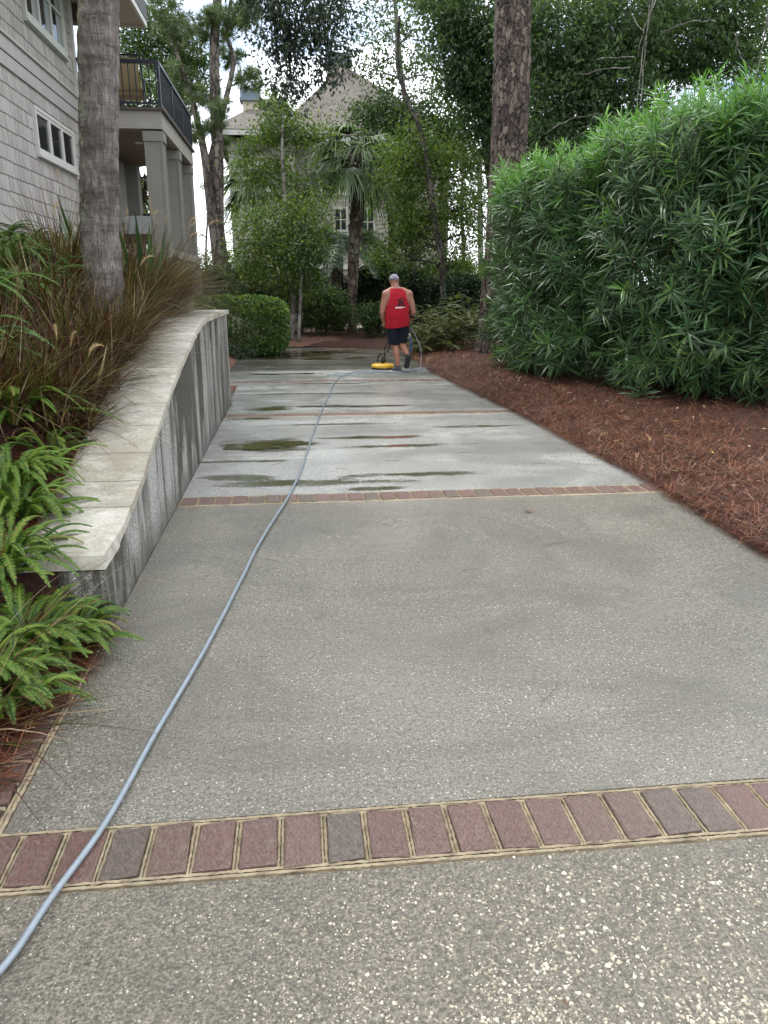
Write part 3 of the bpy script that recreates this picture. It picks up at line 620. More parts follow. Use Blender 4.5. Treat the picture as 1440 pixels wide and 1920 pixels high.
# ------------------------------------------------------------------ beach house on the left
HX = -3.5
house = thing('beach_house', 'weathered grey cedar shingle house with white framed windows left of the palm trunk', 'house', (HX - 3, 10, 1.2))
w = MB().add(*box(HX - 8, HX, 2, 14.68, .4, 5.97)); part('wall', w, M['band'], house)
def hpart(name, bx, mat, parent=house, label=None): return part(name, MB().add(*box(*bx)), mat, parent, label=label)
hpart('belly_band', (HX, HX + .045, 2, 14.74, 4.28, 4.455), M['band'])
hpart('drip_edge', (HX, HX + .075, 2, 14.76, 4.458, 4.492), M['trim'])
hpart('belly_band', (HX, HX + .035, 2, 14.74, 4.105, 4.262), M['band'])
hpart('water_table', (HX, HX + .06, 2, 14.74, 2.215, 2.255), M['trim'])
hpart('base_board', (HX, HX + .03, 2, 14.74, 1.99, 2.212), M['band'])
hpart('base_board', (HX, HX + .02, 2, 14.74, 1.2, 1.975), M['band'])
hpart('corner_board', (HX - .02, HX + .05, 14.66, 14.76, 4.496, 5.96), M['whitetrim'])
# shingles
holes = [(12.10, 14.14, 3.21, 3.89), (12.20, 14.24, 4.89, 6.6)]
sm = [new_mesh('shingle', *(lambda V, F: (V, F))(np.array([[0, 0, 0], [0, 1, 0], [0, 1, 1], [0, 0, 1], [.016, 0, 0], [.016, 1, 0], [.004, 1, 1], [.004, 0, 1]], float) + np.array([[0, 0, RNG.normal(0, .01)]] * 8), np.array([[0, 3, 2, 1], [4, 5, 6, 7], [0, 1, 5, 4], [2, 3, 7, 6], [0, 4, 7, 3], [1, 2, 6, 5]])), M['shingle']) for _ in range(3)]
sh = []
for z0, z1 in ((2.262, 4.10), (4.494, 5.95)):
    nr = round((z1 - z0) / .178); ex = (z1 - z0) / nr
    for r_i in range(nr):
        z = z0 + r_i * ex; y = 9.0 + random.random() * .12
        while y < 14.66:
            wdt = random.choice([.09, .11, .13, .15, .18]); y2 = min(y + wdt, 14.66); segs = [(y, y2)]
            for h in holes:
                if z + ex > h[2] and z < h[3]:
                    segs = [s for (a_, b_) in segs for s in ([(a_, min(b_, h[0]))] if a_ < h[0] else []) + ([(max(a_, h[1]), b_)] if b_ > h[1] else [])]
            for a_, b_ in segs:
                if b_ - a_ > .02: sh.append((a_, b_, z + random.gauss(0, .003), min(ex + .012, z1 - z)))
            y = y2
vis = [s for s in sh if s[0] > 10.1 and s[2] < 5.9]; vis.sort(key=lambda s: s[0]); vis = vis[:298]; vset = set(vis)
for s in vis:
    o = link('shingle', random.choice(sm), house); o.location = np.array([HX, s[0] + .002, s[2]]) - org(house); o.scale = (1, s[1] - s[0] - .002, s[3])
m = MB(); V0 = np.array([[0, 0, 0], [0, 1, 0], [0, 1, 1], [0, 0, 1], [.016, 0, 0], [.016, 1, 0], [.004, 1, 1], [.004, 0, 1]], float); F0 = np.array([[0, 3, 2, 1], [4, 5, 6, 7], [0, 1, 5, 4], [2, 3, 7, 6], [0, 4, 7, 3], [1, 2, 6, 5]])
for s in sh:
    if s not in vset: m.add(V0 * [1, s[1] - s[0] - .002, s[3]] + [HX, s[0] + .001, s[2]], F0, random.random())
part('shingles', m, M['shingle'], house, kind='stuff')
# windows
def wall_window(y0, y1, z0, z1, n, cas, mat_c, sash=False, label=None):
    fr = MB(); x = HX
    for bx in ((y0 - cas, y1 + cas, z1, z1 + cas), (y0 - cas, y1 + cas, z0 - cas, z0), (y0 - cas, y0, z0, z1), (y1, y1 + cas, z0, z1)):
        fr.add(*box(x, x + .05, *bx))
    t = .045; st = (y1 - y0) / n
    for k in range(n):
        a_, b_ = y0 + k * st, y0 + (k + 1) * st
        for bx in ((a_, b_, z1 - t, z1), (a_, b_, z0, z0 + t), (a_, a_ + t, z0 + t, z1 - t), (b_ - t, b_, z0 + t, z1 - t)):
            fr.add(*box(x + .006, x + .038, *bx))
        if sash: fr.add(*box(x + .006, x + .044, a_ + t, b_ - t, z0 + (z1 - z0) * .52, z0 + (z1 - z0) * .52 + .04))
    f = part('window', fr, mat_c, house, label=label)
    for k in range(n):
        a_, b_ = y0 + k * st + t, y0 + (k + 1) * st - t
        part('pane', MB().add(*box(x + .003, x + .014, a_, b_, z0 + t, z1 - t)), M['glass'], f)
        if sash: part('curtain', MB().add(*box(x + .0145, x + .018, a_ + (b_ - a_) * .55, b_, z0 + t, z1 - t)), M['curtain'], f)
    part('sill', MB().add(*box(x, x + .075, y0 - cas - .01, y1 + cas + .01, z0 - cas - .035, z0 - cas)), mat_c, f)
wall_window(12.17, 14.07, 3.30, 3.83, 3, .045, M['whitetrim'], label='low three-pane strip window')
wall_window(12.30, 14.14, 5.02, 5.93, 3, .07, M['greentrim'], True, label='tall upper window with three sashes and curtains')
# eave and roof
rf = hpart('roof', (HX - 8, -2.46, 2, 16.06, 6.035, 6.30), M['darkroof'])
part('soffit', MB().add(*box(HX - 8, -2.52, 2, 16.0, 5.972, 6.03)), M['soffit_pale'], rf)
part('fascia', MB().add(*box(-2.515, -2.47, 2, 16.05, 5.93, 6.03)).add(*box(HX - 8, -2.52, 16.005, 16.05, 5.93, 6.03)), M['whitetrim'], rf)
hpart('eave_beam', (HX - 4, -3.05, 15.0, 15.2, 5.70, 5.968), M['brownbeam'])
# two-storey porch behind the house corner
PX1, PY0, PY1 = -2.12, 14.70, 18.95
dk = hpart('deck', (-9, PX1 - .02, PY0 - .02 + .02, PY1, 4.055, 4.33), M['beam'])
part('deck_edge', MB().add(*box(-9, PX1 + .03, PY0 - .05, PY1 + .04, 4.333, 4.375)), M['brownbeam'], dk)
part('ceiling', MB().add(*box(-8.9, PX1 - .12, PY0 + .12, PY1 - .1, 4.03, 4.052)), M['soffit'], dk)
for lx, ly in ((-2.75, 15.9), (-2.75, 17.6), (-3.8, 16.7)):
    th = np.arange(14) * 2 * math.pi / 14; ring = np.stack([np.cos(th) * .08, np.sin(th) * .08, 0 * th], -1)
    part('downlight', MB().add(np.vstack([ring + [lx, ly, 4.028], ring * .9 + [lx, ly, 4.012]]), [np.stack([np.arange(14), (np.arange(14) + 1) % 14, (np.arange(14) + 1) % 14 + 14, np.arange(14) + 14], -1), np.arange(14, 28)[None]]), M['lampglass'], dk)
for cy in (14.90, 16.85, 18.72):
    c = MB(); c.add(*box(PX1 - .33, PX1 - .05, cy - .15, cy + .15, 1.6, 3.88)); c.add(*box(PX1 - .36, PX1 - .02, cy - .18, cy + .18, 3.87, 4.026))
    for a_ in (PX1 - .345, PX1 - .075):
        for b_ in (cy - .165, cy + .125): c.add(*box(a_, a_ + .04, b_, b_ + .04, 1.6, 3.87))
    part('column', c, M['post'], house)
hpart('porch_wall', (-3.62, -3.30, 18.5, 18.9, 1.6, 4.03), M['post'])
hpart('porch_floor', (-9, PX1 + .03, PY0, PY1, 1.98, 2.12), M['beam'])
hpart('porch_skirt', (PX1 - .06, PX1, PY0 + .05, PY1, .6, 1.97), M['post'])
hpart('rear_wall', (HX - 6, HX - .05, 14.7, 18.95, 2.12, 4.02), M['band'])
def railing(p0, p1, z0, z1, label=None, sp=.11):
    p0, p1 = np.array(p0, float), np.array(p1, float); d = norm(p1 - p0); Lr = np.linalg.norm(p1 - p0); s = np.array([-d[1], d[0]])
    def bar(a_, b_, w, za, zb):
        A, B = p0 + d * a_, p0 + d * b_
        V = np.array([[*(q + s * k), z] for z in (za, zb) for q, k in ((A, -w), (A, w), (B, w), (B, -w))])
        return V, np.array([[0, 1, 2, 3], [7, 6, 5, 4], [0, 4, 5, 1], [1, 5, 6, 2], [2, 6, 7, 3], [3, 7, 4, 0]])
    f = MB(); f.add(*bar(0, Lr, .03, z1 - .055, z1)); f.add(*bar(0, Lr, .015, z0 + .06, z0 + .09))
    k = 0.
    while k <= Lr + .01: f.add(*bar(k - .022, k + .022, .022, z0, z1 - .003)); k += Lr / max(1, round(Lr / 1.4))
    r = part('railing', f, M['rail'], house, label=label); bme = None; k = sp
    me = new_mesh('baluster', *bar(-.009, .009, .009, z0 + .09, z1 - .055), M['rail']); off = org(r)
    while k < Lr - .03:
        o = link('baluster', me, r); o.location = np.array([*(d * k), 0]) - off; k += sp
railing((-5.6, PY0 + .03), (PX1 - .03, PY0 + .03), 4.375, 5.10)
railing((PX1 - .03, PY0 + .09), (PX1 - .03, PY1 - .05), 4.375, 5.10, sp=.10)
railing((-5.6, PY1 - .1), (PX1 - .3, PY1 - .1), 2.12, 3.05)
# patio furniture
ch = thing('patio_chair', 'tan sling patio chair with dark frame on the upper deck behind railing', 'chair', (-2.75, 15.65, 4.375))
def slat(pts, hw, th, mat, name, par):
    P = np.asarray(pts, float); V = np.concatenate([P + [-hw, 0, 0], P + [hw, 0, 0], P + [-hw, .0, -th], P + [hw, 0, -th]]); k = len(P); i = np.arange(k - 1)
    F = np.concatenate([np.stack([i, i + k, i + k + 1, i + 1], -1), np.stack([i + 2 * k, i + 2 * k + 1, i + 3 * k + 1, i + 3 * k], -1)]); part(name, MB().add(V, F), mat, par)
slat([(-2.75, 15.40, 4.80), (-2.75, 15.62, 4.76), (-2.75, 15.85, 4.74)], .22, .02, M['sling'], 'seat', ch)
slat([(-2.75, 15.46, 4.74), (-2.75, 15.30, 5.0), (-2.75, 15.18, 5.24)], .20, .02, M['sling'], 'backrest', ch)
fr = MB()
for sx in (-.24, .24):
    x = -2.75 + sx
    fr.add(*tube([(x, 15.14, 5.27), (x, 15.48, 4.74), (x, 15.9, 4.74), (x, 15.95, 4.38)], .017, 6)); fr.add(*tube([(x, 15.85, 4.98), (x, 15.32, 4.96)], .017, 6)); fr.add(*tube([(x, 15.55, 4.96), (x, 15.28, 4.38)], .017, 6))
fr.add(*tube([(-2.99, 15.14, 5.27), (-2.51, 15.14, 5.27)], .017, 6)); fr.add(*tube([(-2.99, 15.47, 4.74), (-2.51, 15.47, 4.74)], .017, 6)); part('frame', fr, M['black'], ch)
for (sx, sy, lab) in ((-3.05, 17.2, 'dark armchair with pale grey cushion on the lower porch, beside the palm trunk'), (-2.62, 17.5, 'dark armchair with pale grey cushion on the lower porch, beside the first column')):
    t = thing('porch_armchair', lab, 'armchair', (sx, sy, 2.12), 'armchairs on the lower porch')
    b = MB(); b.add(*box(sx - .3, sx + .3, sy - .3, sy + .3, 2.32, 2.42)); b.add(*box(sx - .32, sx + .32, sy - .32, sy - .24, 2.42, 2.72))
    for qx in (-.29, .24):
        b.add(*box(sx + qx, sx + qx + .05, sy - .3, sy + .3, 2.5, 2.60))
        for qy in (-.29, .24): b.add(*box(sx + qx, sx + qx + .05, sy + qy, sy + qy + .05, 2.121, 2.60 if qy > 0 else 2.6))
    part('frame', b, M['black'], t); V, F = bevbox(sx - .27, sx + .27, sy - .40, sy - .325, 2.5, 2.84, .03); part('cushion', MB().add(V, F), M['cover'], t)

# ------------------------------------------------------------------ plants: builders
def leaves(P, D, L, W, rnd, tilt=None, rng=RNG):
    """diamond leaves, two triangles each, folded on the midrib"""
    n = len(P); D = norm(D); N = norm(rng.normal(size=(n, 3)) + [0, 0, 1.4]); Sd = norm(np.cross(D, N)); N = np.cross(Sd, D)
    L = np.broadcast_to(np.asarray(L), (n,))[:, None]; W = np.broadcast_to(np.asarray(W), (n,))[:, None]
    m = P + D * L * .45
    V = np.stack([P, m + Sd * W * .5 + N * W * .18, P + D * L - N * L * .08, m - Sd * W * .5 + N * W * .18], 1).reshape(-1, 3)
    F = (np.arange(n) * 4)[:, None] + np.array([[0, 1, 2, 3]])
    F = np.concatenate([F[:, [0, 1, 2]], F[:, [0, 2, 3]]])
    return V, F, np.repeat(rnd, 4)
def clump_points(c, R, nsub, nleaf, sig, rng=RNG, shell=.55):
    u = rdir(nsub, rng=rng) * (shell + (1 - shell) * rng.random((nsub, 1)) ** .6); C = np.asarray(c) + u * np.asarray(R)
    i = rng.integers(0, nsub, nleaf); g = rng.normal(0, 1, (nleaf, 3)) * sig * (.6 + .8 * rng.random((nsub, 1)))[i]
    g[:, 2] *= .7
    return C[i] + g, u[i], (rng.random(nsub) * .35)[i], C
LEAFK = 1.55
def crown(mb, c, R, nleaf, size, sig=.16, nsub=None, droop=-.15, rng=RNG, shell=.5, aspect=.45):
    nleaf = int(nleaf * LEAFK); nsub = nsub or max(6, int(nleaf / 80)); P, U, tone, C = clump_points(c, R, nsub, nleaf, sig, rng, shell)
    D = rdir(len(P), rng=rng) + U * .5 + [0, 0, droop]; ln = size * rng.uniform(.6, 1.3, len(P))
    rn = np.clip(tone + rng.random(len(P)) * .65, 0, .999)
    mb.add(*leaves(P, D, ln, ln * aspect, rn, rng=rng)); return C
def limb(mb, p0, p1, r0, r1, sag=.0, n=7, wob=.06, k=6):
    p0, p1 = np.asarray(p0, float), np.asarray(p1, float); t = np.linspace(0, 1, n)[:, None]; P = p0 + (p1 - p0) * t; Lr = np.linalg.norm(p1 - p0)
    P[1:-1] += RNG.normal(0, wob * Lr * .3, (n - 2, 3)); P[:, 2] += (sag * 4 * t * (1 - t))[:, 0] * Lr
    mb.add(*tube(P, np.linspace(r0, r1, n), k)); return P
def tree(name, label, base, trunk_pts, r0, r1, clumps, leafm, barkm, size, sig=.16, group=None, cat='tree', droop=-.15, shell=.5, hang=False, aspect=.45, twigs=5):
    """clumps: list of (centre, radii, n_leaves). Limbs run from the trunk to each clump, twigs inside it."""
    t = thing(name, label, cat, base, group); tb = MB(); P = spline(trunk_pts, 6); r = np.linspace(r0, r1, len(P)); r[0] *= 1.25
    tb.add(*tube(P, r, 12)); cr = MB()
    for c, R, n in clumps:
        C = crown(cr, c, R, n, size, sig, droop=droop, shell=shell, aspect=aspect)
        c = np.asarray(c); d = np.linalg.norm(P - c, axis=1) + (0 if hang else 1.2) * np.clip(P[:, 2] - c[2] + .2, 0, 9); j = int(np.argmin(d)); Lp = limb(tb, P[j], c, min(max(r[j] * .5, .012), .045 if hang else 9), .012, .05, 7)
        for q in C[:: max(1, len(C) // twigs)]: limb(tb, Lp[RNG.integers(3, 7)], q, .012, .004, .03, 5, .1, 4)
    part('trunk', tb, M[barkm], t, True); part('crown', cr, M[leafm], t, kind='stuff'); return t
def frond_fan(base, d, L, droop, n=34, spread=2.3, rng=RNG, wide=.035, pet=.55):
    """fan palm frond: petiole then splayed segments whose tips hang"""
    m = MB(); d = norm(np.asarray(d, float)); s = norm(np.cross(d, [0, 0, 1.])); up = np.cross(s, d)
    P1 = base + d * L * pet + np.array([0, 0, -droop * .15 * L]); m.add(*tube(bez(base, base + d * L * pet * .55 + up * .03, P1, 6), np.linspace(.016, .009, 6), 4), .6)
    d2 = norm(d + np.array([0, 0, -droop * .5])); up2 = norm(np.cross(s, d2))
    for k, th in enumerate(np.linspace(-spread / 2, spread / 2, n)):
        th += rng.normal(0, .03); q = d2 * math.cos(th) + s * math.sin(th) + up2 * (.28 * abs(math.sin(th))); ln = L * (.62 + .12 * math.cos(th)) * rng.uniform(.85, 1.05)
        b = P1 - d2 * .03 * abs(th); tip = b + q * ln + np.array([0, 0, -ln * (.30 + .5 * droop) * rng.uniform(.7, 1.3)]); C = bez(b, b + q * ln * .62, tip, 5); sd = norm(np.cross(q, up2) + rng.normal(0, .2, 3))
        w = np.array([.3, 1., .8, .45, .06])[:, None] * wide * ln
        V = np.stack([C - sd * w, C + sd * w], 1).reshape(-1, 3); i = (np.arange(4) * 2)[:, None]; m.add(V, i + np.array([[0, 1, 3, 2]]), rng.random() * .8)
    return m
def frond_pinnate(base, d, L, arch, n=36, leaflet=.32, rng=RNG, wide=.012, tip_hang=.3, vee=.5):
    m = MB(); d = norm(np.asarray(d, float)); h = norm(np.array([d[0], d[1], 0])); p2 = base + d * L * .55 + h * L * .40 + np.array([0, 0, -arch * L]); C = bez(base, base + d * L * .62, p2, n)
    m.add(*tube(C, np.linspace(.011, .003, n), 4), .7); T = norm(np.gradient(C, axis=0)); s = norm(np.cross(T, [0, 0, 1.])); up = np.cross(s, T)
    for sg in (-1, 1):
        k0 = int(n * .12); b = C[k0:]; nn = len(b); prof = np.sin(np.linspace(.35, math.pi - .12, nn)) ** .7; ln = (leaflet * prof * rng.uniform(.85, 1.1, nn))[:, None]
        q = norm(s[k0:] * sg + T[k0:] * .55 + up[k0:] * vee + rng.normal(0, .08, (nn, 3))); e = b + q * ln + np.array([0, 0, -1]) * ln * tip_hang; md = b + q * ln * .5 + np.array([0, 0, -1]) * ln * .1; w = T[k0:] * wide * L
        V = np.stack([b - w, b + w, md + w, md - w, e], 1).reshape(-1, 3); i = (np.arange(nn) * 5)[:, None]
        m.add(V, [i + np.array([[0, 1, 2, 3]]), i + np.array([[3, 2, 4]])], np.repeat(rng.random(nn) * .9, 5))
    return m
def trunk_mesh(pts, r, n=48, seg=120, amp=.012, freq=9, ringamp=.006, ringfreq=22., flare=.0):
    P = spline(pts, max(2, seg // (len(pts) - 1))); rr = np.interp(np.linspace(0, 1, len(P)), np.linspace(0, 1, len(r)), r); V, F = tube(P, rr, n)
    c = np.repeat(P, n, 0); d = norm(V - c); zz = V[:, 2]
    V = V + d * (amp * 2 * (fbm(V * [freq, freq, freq * .45], 4) - .47) + ringamp * np.sin(zz * ringfreq + 4 * vnoise(V * 3)))[:, None]
    return V, F

# ------------------------------------------------------------------ palm in front of the house
pb = np.array([-1.57, 6.9, 1.15])
pt = thing('palm_tree', 'thick grey palm trunk rising from the purple grass in front of shingle house', 'palm tree', pb)
tp = [(-1.575, 6.9, 1.0), (-1.565, 6.9, 1.85), (-1.515, 6.9, 2.45), (-1.41, 6.9, 3.57), (-1.30, 6.9, 4.6), (-1.25, 6.9, 7.5), (-1.25, 6.9, 10.6)]
part('trunk', MB().add(*trunk_mesh(tp, [.165, .152, .150, .152, .152, .15, .15], 64, 260, .011, 13, .0035, 42)), M['palmbark'], pt, True)
for k in range(16):
    th = k * 2.4; el = RNG.uniform(-.1, .9); part('frond', frond_fan(np.array([-1.25, 6.9, 10.6]), (math.cos(th), math.sin(th), el), 1.25, .5, 26), M['palm'], pt)

# ------------------------------------------------------------------ far neighbour house
h2 = thing('neighbour_house', 'large grey siding house with brown hip roof half hidden behind the palms', 'house', (2.4, 42, 0))
def lap(x0, x1, y, z0, z1, ex=.19, side=None):
    m = MB(); z = z0
    while z < z1 - .02:
        zt = min(z + ex, z1)
        if side is None: V = np.array([[x0, y - .028, z], [x1, y - .028, z], [x1, y - .004, zt], [x0, y - .004, zt], [x0, y, z], [x1, y, z]])
        else: V = np.array([[side[0] - .028, side[1], z], [side[0] - .028, side[2], z], [side[0] - .004, side[2], zt], [side[0] - .004, side[1], zt], [side[0], side[1], z], [side[0], side[2], z]])
        m.add(V, np.array([[0, 1, 2, 3], [0, 4, 5, 1]]), random.random()); z = zt
    return m
part('wall', MB().add(*box(-2.72, .2, 38, 48, 0, 7.86)).add(*box(.0, 7.5, 39, 50, 0, 7.86)), M['siding'], h2)
part('siding_boards', lap(-2.72, .2, 38, 2.45, 7.3), M['siding'], h2, kind='stuff'); part('siding_boards', lap(.2, 7.5, 39, 2.45, 7.3), M['siding'], h2, kind='stuff')
part('siding_boards', lap(0, 0, 0, 2.45, 7.3, side=(-2.72, 38, 48)), M['siding'], h2, kind='stuff')
part('frieze', MB().add(*box(-2.76, .24, 37.95, 37.998, 7.3, 7.86)).add(*box(.24, 7.54, 38.95, 38.998, 7.3, 7.86)), M['siding'], h2)
for z in (5.62, 2.30): part('trim_band', MB().add(*box(-2.74, .2, 37.93, 37.97, z, z + .16)).add(*box(.2, 7.54, 38.9, 38.96, z, z + .22)), M['trim'], h2)
def hip(x0, x1, y0, y1, z, apex, th=.12):
    a_ = np.asarray(apex, float); V = np.array([[x0, y0, z], [x1, y0, z], [x1, y1, z], [x0, y1, z], *a_, [x0, y0, z + th], [x1, y0, z + th], [x1, y1, z + th], [x0, y1, z + th]]); m = MB()
    k = len(a_)
    if k == 1: F = [np.array([[5, 6, 4], [6, 7, 4], [7, 8, 4], [8, 5, 4]]), np.array([[0, 1, 6, 5], [1, 2, 7, 6], [2, 3, 8, 7], [3, 0, 5, 8], [3, 2, 1, 0]])]
    else: F = [np.array([[7, 10, 5], [8, 4 + 1, 9]][:0] or [[6, 7, 4]]).reshape(-1, 3)[:0], np.array([[0, 1, 7, 6]])]
    return m.add(V, F)
r2 = part('roof', hip(-3.35, 1.6, 37.3, 47, 7.98, [(-.75, 41.8, 10.35)]), M['roof'], h2); part('roof', hip(-.75, 8.1, 38.3, 50, 7.98, [(2.75, 43.2, 12.15)]), M['roof'], h2)
part('fascia', MB().add(*box(-3.36, 1.6, 37.26, 37.298, 7.84, 8.04)).add(*box(-3.39, -3.352, 37.26, 47, 7.84, 8.04)).add(*box(1.6, 8.1, 38.26, 38.298, 7.84, 8.04)), M['band'], r2)
for cx, cy, z0, z1, w in ((2.48, 43.2, 10.8, 12.0, .52), (-1.73, 40.2, 8.3, 9.72, .36)):
    c = part('chimney', MB().add(*box(cx - w, cx + w, cy - w, cy + w, z0, z1)), M['stucco'], h2)
    V, F = bevbox(cx - w - .1, cx + w + .1, cy - w - .1, cy + w + .1, z1 + .14, z1 + .56, .06)
    part('cap', MB().add(V, F).add(*box(cx - w - .14, cx + w + .14, cy - w - .14, cy + w + .14, z1, z1 + .13)), M['slate'], c)
def win2(x0, x1, z0, z1, y, n=1, label=None):
    f = MB(); t = .11
    for bx in ((x0 - t, x1 + t, z1, z1 + t), (x0 - t, x1 + t, z0 - t, z0), (x0 - t, x0, z0, z1), (x1, x1 + t, z0, z1)): f.add(*box(bx[0], bx[1], y - .07, y - .03, bx[2], bx[3]))
    for k in range(1, n): xm = x0 + (x1 - x0) * k / n; f.add(*box(xm - .03, xm + .03, y - .065, y - .03, z0, z1))
    f.add(*box(x0, x1, y - .062, y - .03, (z0 + z1) / 2 - .025, (z0 + z1) / 2 + .025))
    w_ = part('window', f, M['beam'], h2, label=label); part('pane', MB().add(*box(x0, x1, y - .05, y - .031, z0, z1)), M['glass'], w_)
win2(2.05, 2.55, 4.1, 5.0, 39, 2); win2(3.3, 3.85, 3.9, 5.0, 39, 2); win2(.9, 1.7, 6.1, 7.2, 39, 2); win2(3.2, 4.2, 6.1, 7.2, 39, 2); win2(5.2, 6.2, 3.4, 5.0, 39, 2); win2(-2.45, -1.7, 1.75, 2.1, 38); win2(5.4, 6.3, 6.1, 7.2, 39, 2)
part('crawl_opening', MB().add(*box(-.6, 3.6, 38.86, 38.95, .0, 2.05)), M['brownbeam'], h2)

# ------------------------------------------------------------------ trees
def pine_tufts(mb, C, n=26, L=.24, up=.3, w=.006, rng=RNG):
    for c in C:
        d = rdir(n, up, rng); ln = L * rng.uniform(.7, 1.1, (n, 1)); s = norm(np.cross(d, rng.normal(size=3))); V = np.stack([c - s * w, c + s * w, c + d * ln + [0, 0, -.04]], 1).reshape(-1, 3) + 0
        V = V + np.repeat(rng.normal(0, .03, (n, 3)), 3, 0)
        mb.add(V, (np.arange(n) * 3)[:, None] + np.array([[0, 1, 2]]), np.repeat(np.clip(rng.random() * .4 + rng.random(n) * .6, 0, .99), 3))
def pine(name, label, base, trunks, clumps, tuft=26, L=.24, group=None, w=.006):
    t = thing(name, label, 'pine tree', base, group); tb = MB(); cr = MB(); allP = []
    for pts, r0, r1 in trunks:
        P = spline(pts, 6); r = np.linspace(r0, r1, len(P)); tb.add(*tube(P, r, 10)); allP.append(np.column_stack([P, r]))
    A = np.vstack(allP)
    for c, R, n in clumps:
        c = np.asarray(c); d = np.linalg.norm(A[:, :3] - c, axis=1) + 1.0 * np.clip(A[:, 2] - c[2] + .3, 0, 9); j = int(np.argmin(d)); Lp = limb(tb, A[j, :3], c, max(.02, A[j, 3] * .42), .014, .10, 8, .10)
        Q = c + rdir(n) * (.35 + .65 * RNG.random((n, 1))) * np.asarray(R); pine_tufts(cr, Q, tuft, L, w=w)
        for q in Q[:: max(1, n // 10)]: limb(tb, Lp[RNG.integers(4, 8)], q, .012, .005, .05, 4, .1, 4)
    part('trunk', tb, M['pinefar'], t, True); part('crown', cr, M['pine'], t, kind='stuff'); return t
A = lambda px, py, y: at(px, py, y)
def K(px, py, y, rx, ry, n, rd=None):
    s = y / FPX * 1.02; return (at(px, py, y), (rx * s, (rd or rx) * s, ry * s), n)
D1 = 25.
pine('pine_tree', 'forked tall pine with two bare trunks just right of the porch columns', at(408, 530, D1) * [1, 1, 0],
     [([at(418, 600, D1), at(416, 500, D1), at(408, 420, D1), at(408, 290, D1), at(404, 200, D1), at(402, 90, D1), at(410, -40, D1), at(415, -160, D1)], .24, .10),
      ([at(408, 560, D1 - .2), at(408, 490, D1 - .2), at(395, 385, D1 - .2), at(385, 300, D1 - .2), at(372, 235, D1), at(352, 160, D1), at(330, 95, D1)], .19, .05),
      ([at(388, 330, D1), at(398, 285, D1), at(425, 180, D1), at(438, 110, D1), at(425, 60, D1), at(440, -40, D1)], .10, .04)],
     [K(440, 45, D1, 45, 30, 40), K(395, 35, D1, 40, 28, 36), K(350, 60, D1, 45, 28, 40), K(380, 180, D1, 40, 22, 30), K(465, 150, D1, 34, 22, 30), K(340, 150, D1, 32, 28, 30), K(385, 235, D1, 34, 14, 22), K(430, 100, D1 + 1, 30, 20, 22),
      K(470, 20, D1, 30, 24, 24), K(300, 20, D1, 50, 30, 40), K(395, -40, D1, 90, 25, 60), K(412, 205, D1 - .5, 26, 16, 18), K(365, 250, D1, 25, 12, 12), K(420, 260, D1 + 1, 20, 10, 8)], 44, .30, w=.010)
pine('pine_tree', 'small distant pine in the sky gap behind the forked trunks', at(388, 560, 44) * [1, 1, 0],
     [([at(388, 620, 44) , at(386, 480, 44), at(389, 400, 44), at(384, 330, 44)], .07, .03)], [K(385, 350, 44, 20, 18, 14), K(392, 400, 44, 20, 14, 12), K(378, 440, 44, 14, 16, 10), K(440, 395, 46, 10, 20, 6)], 18, .35)
# leafy oak behind the deck
o1 = [K(290, 110, 27, 60, 42, 2600), K(250, 60, 27, 45, 40, 1800), K(330, 95, 27, 50, 34, 2000), K(360, 150, 27, 30, 30, 900), K(230, 150, 26, 40, 40, 1200), K(310, 180, 27, 34, 30, 900), K(270, 20, 27, 50, 26, 1200), K(360, 190, 28, 22, 24, 500), K(180, 200, 26, 40, 60, 1200)]
tree('oak_tree', 'dark round oak crown rising behind the black deck railing', (-5.4, 27, 0), [(-5.4, 27, -.1), (-5.3, 27, 3), (-5.2, 27, 6)], .22, .10, o1, 'mid', 'darkbark', .11, .22)
# palm beyond the lower porch
def sabal(label, base, trunk, L, n, leafm, barkm='boots', r=(.17, .14), droop=.6, seed=1, nseg=30, sub_el=(-.5, 1.0), boots=True, name='palm_tree', cat='palm tree', wide=.035):
    rg = np.random.default_rng(seed); t = thing(name, label, cat, base); P = spline(trunk, 8); rr = np.linspace(r[0], r[1], len(P)); tb = MB().add(*tube(P, rr, 14))
    part('trunk', tb, M[barkm], t, True)
    if boots:
        b = MB(); top = P[-1]
        for k in range(90):
            j = int(len(P) * rg.uniform(.55, .99)); j = min(j, len(P) - 1); th = k * 2.4; d = np.array([math.cos(th), math.sin(th), 0]); s = np.array([-d[1], d[0], 0]); p = P[j] + d * rr[j] * .85; ln = rg.uniform(.12, .26)
            V = np.array([p - s * .05, p + s * .05, p + d * .09 + s * .02 + [0, 0, ln], p + d * .09 - s * .02 + [0, 0, ln], p + d * .05 - s * .045, p + d * .05 + s * .045]); b.add(V, [np.array([[0, 1, 2, 3], [4, 3, 2, 5]]), np.array([[0, 3, 4], [1, 5, 2]])], rg.random())
        part('leaf_bases', b, M[barkm], t, kind='stuff')
    for k in range(n):
        th = k * 2.39996 + rg.normal(0, .2); el = sub_el[0] + (sub_el[1] - sub_el[0]) * ((k + .5) / n) + rg.normal(0, .08)
        part('frond', frond_fan(P[-1] + np.array([0, 0, -.25 * (1 - k / n)]), (math.cos(th), math.sin(th), el), L * rg.uniform(.85, 1.1), droop + .35 * (1 - k / n), nseg, 2.5, rg, wide), M[leafm], t)
    return t
sabal('tall cabbage palm with shaggy trunk in the centre, behind the man', at(662, 625, 24) * [1, 1, 0], [(1.72, 24, -.05), (1.74, 24, 1.2), (1.80, 24, 2.6), (1.90, 24, 3.8), (1.86, 24, 5.2)], 1.25, 30, 'palm', r=(.135, .215), seed=2)
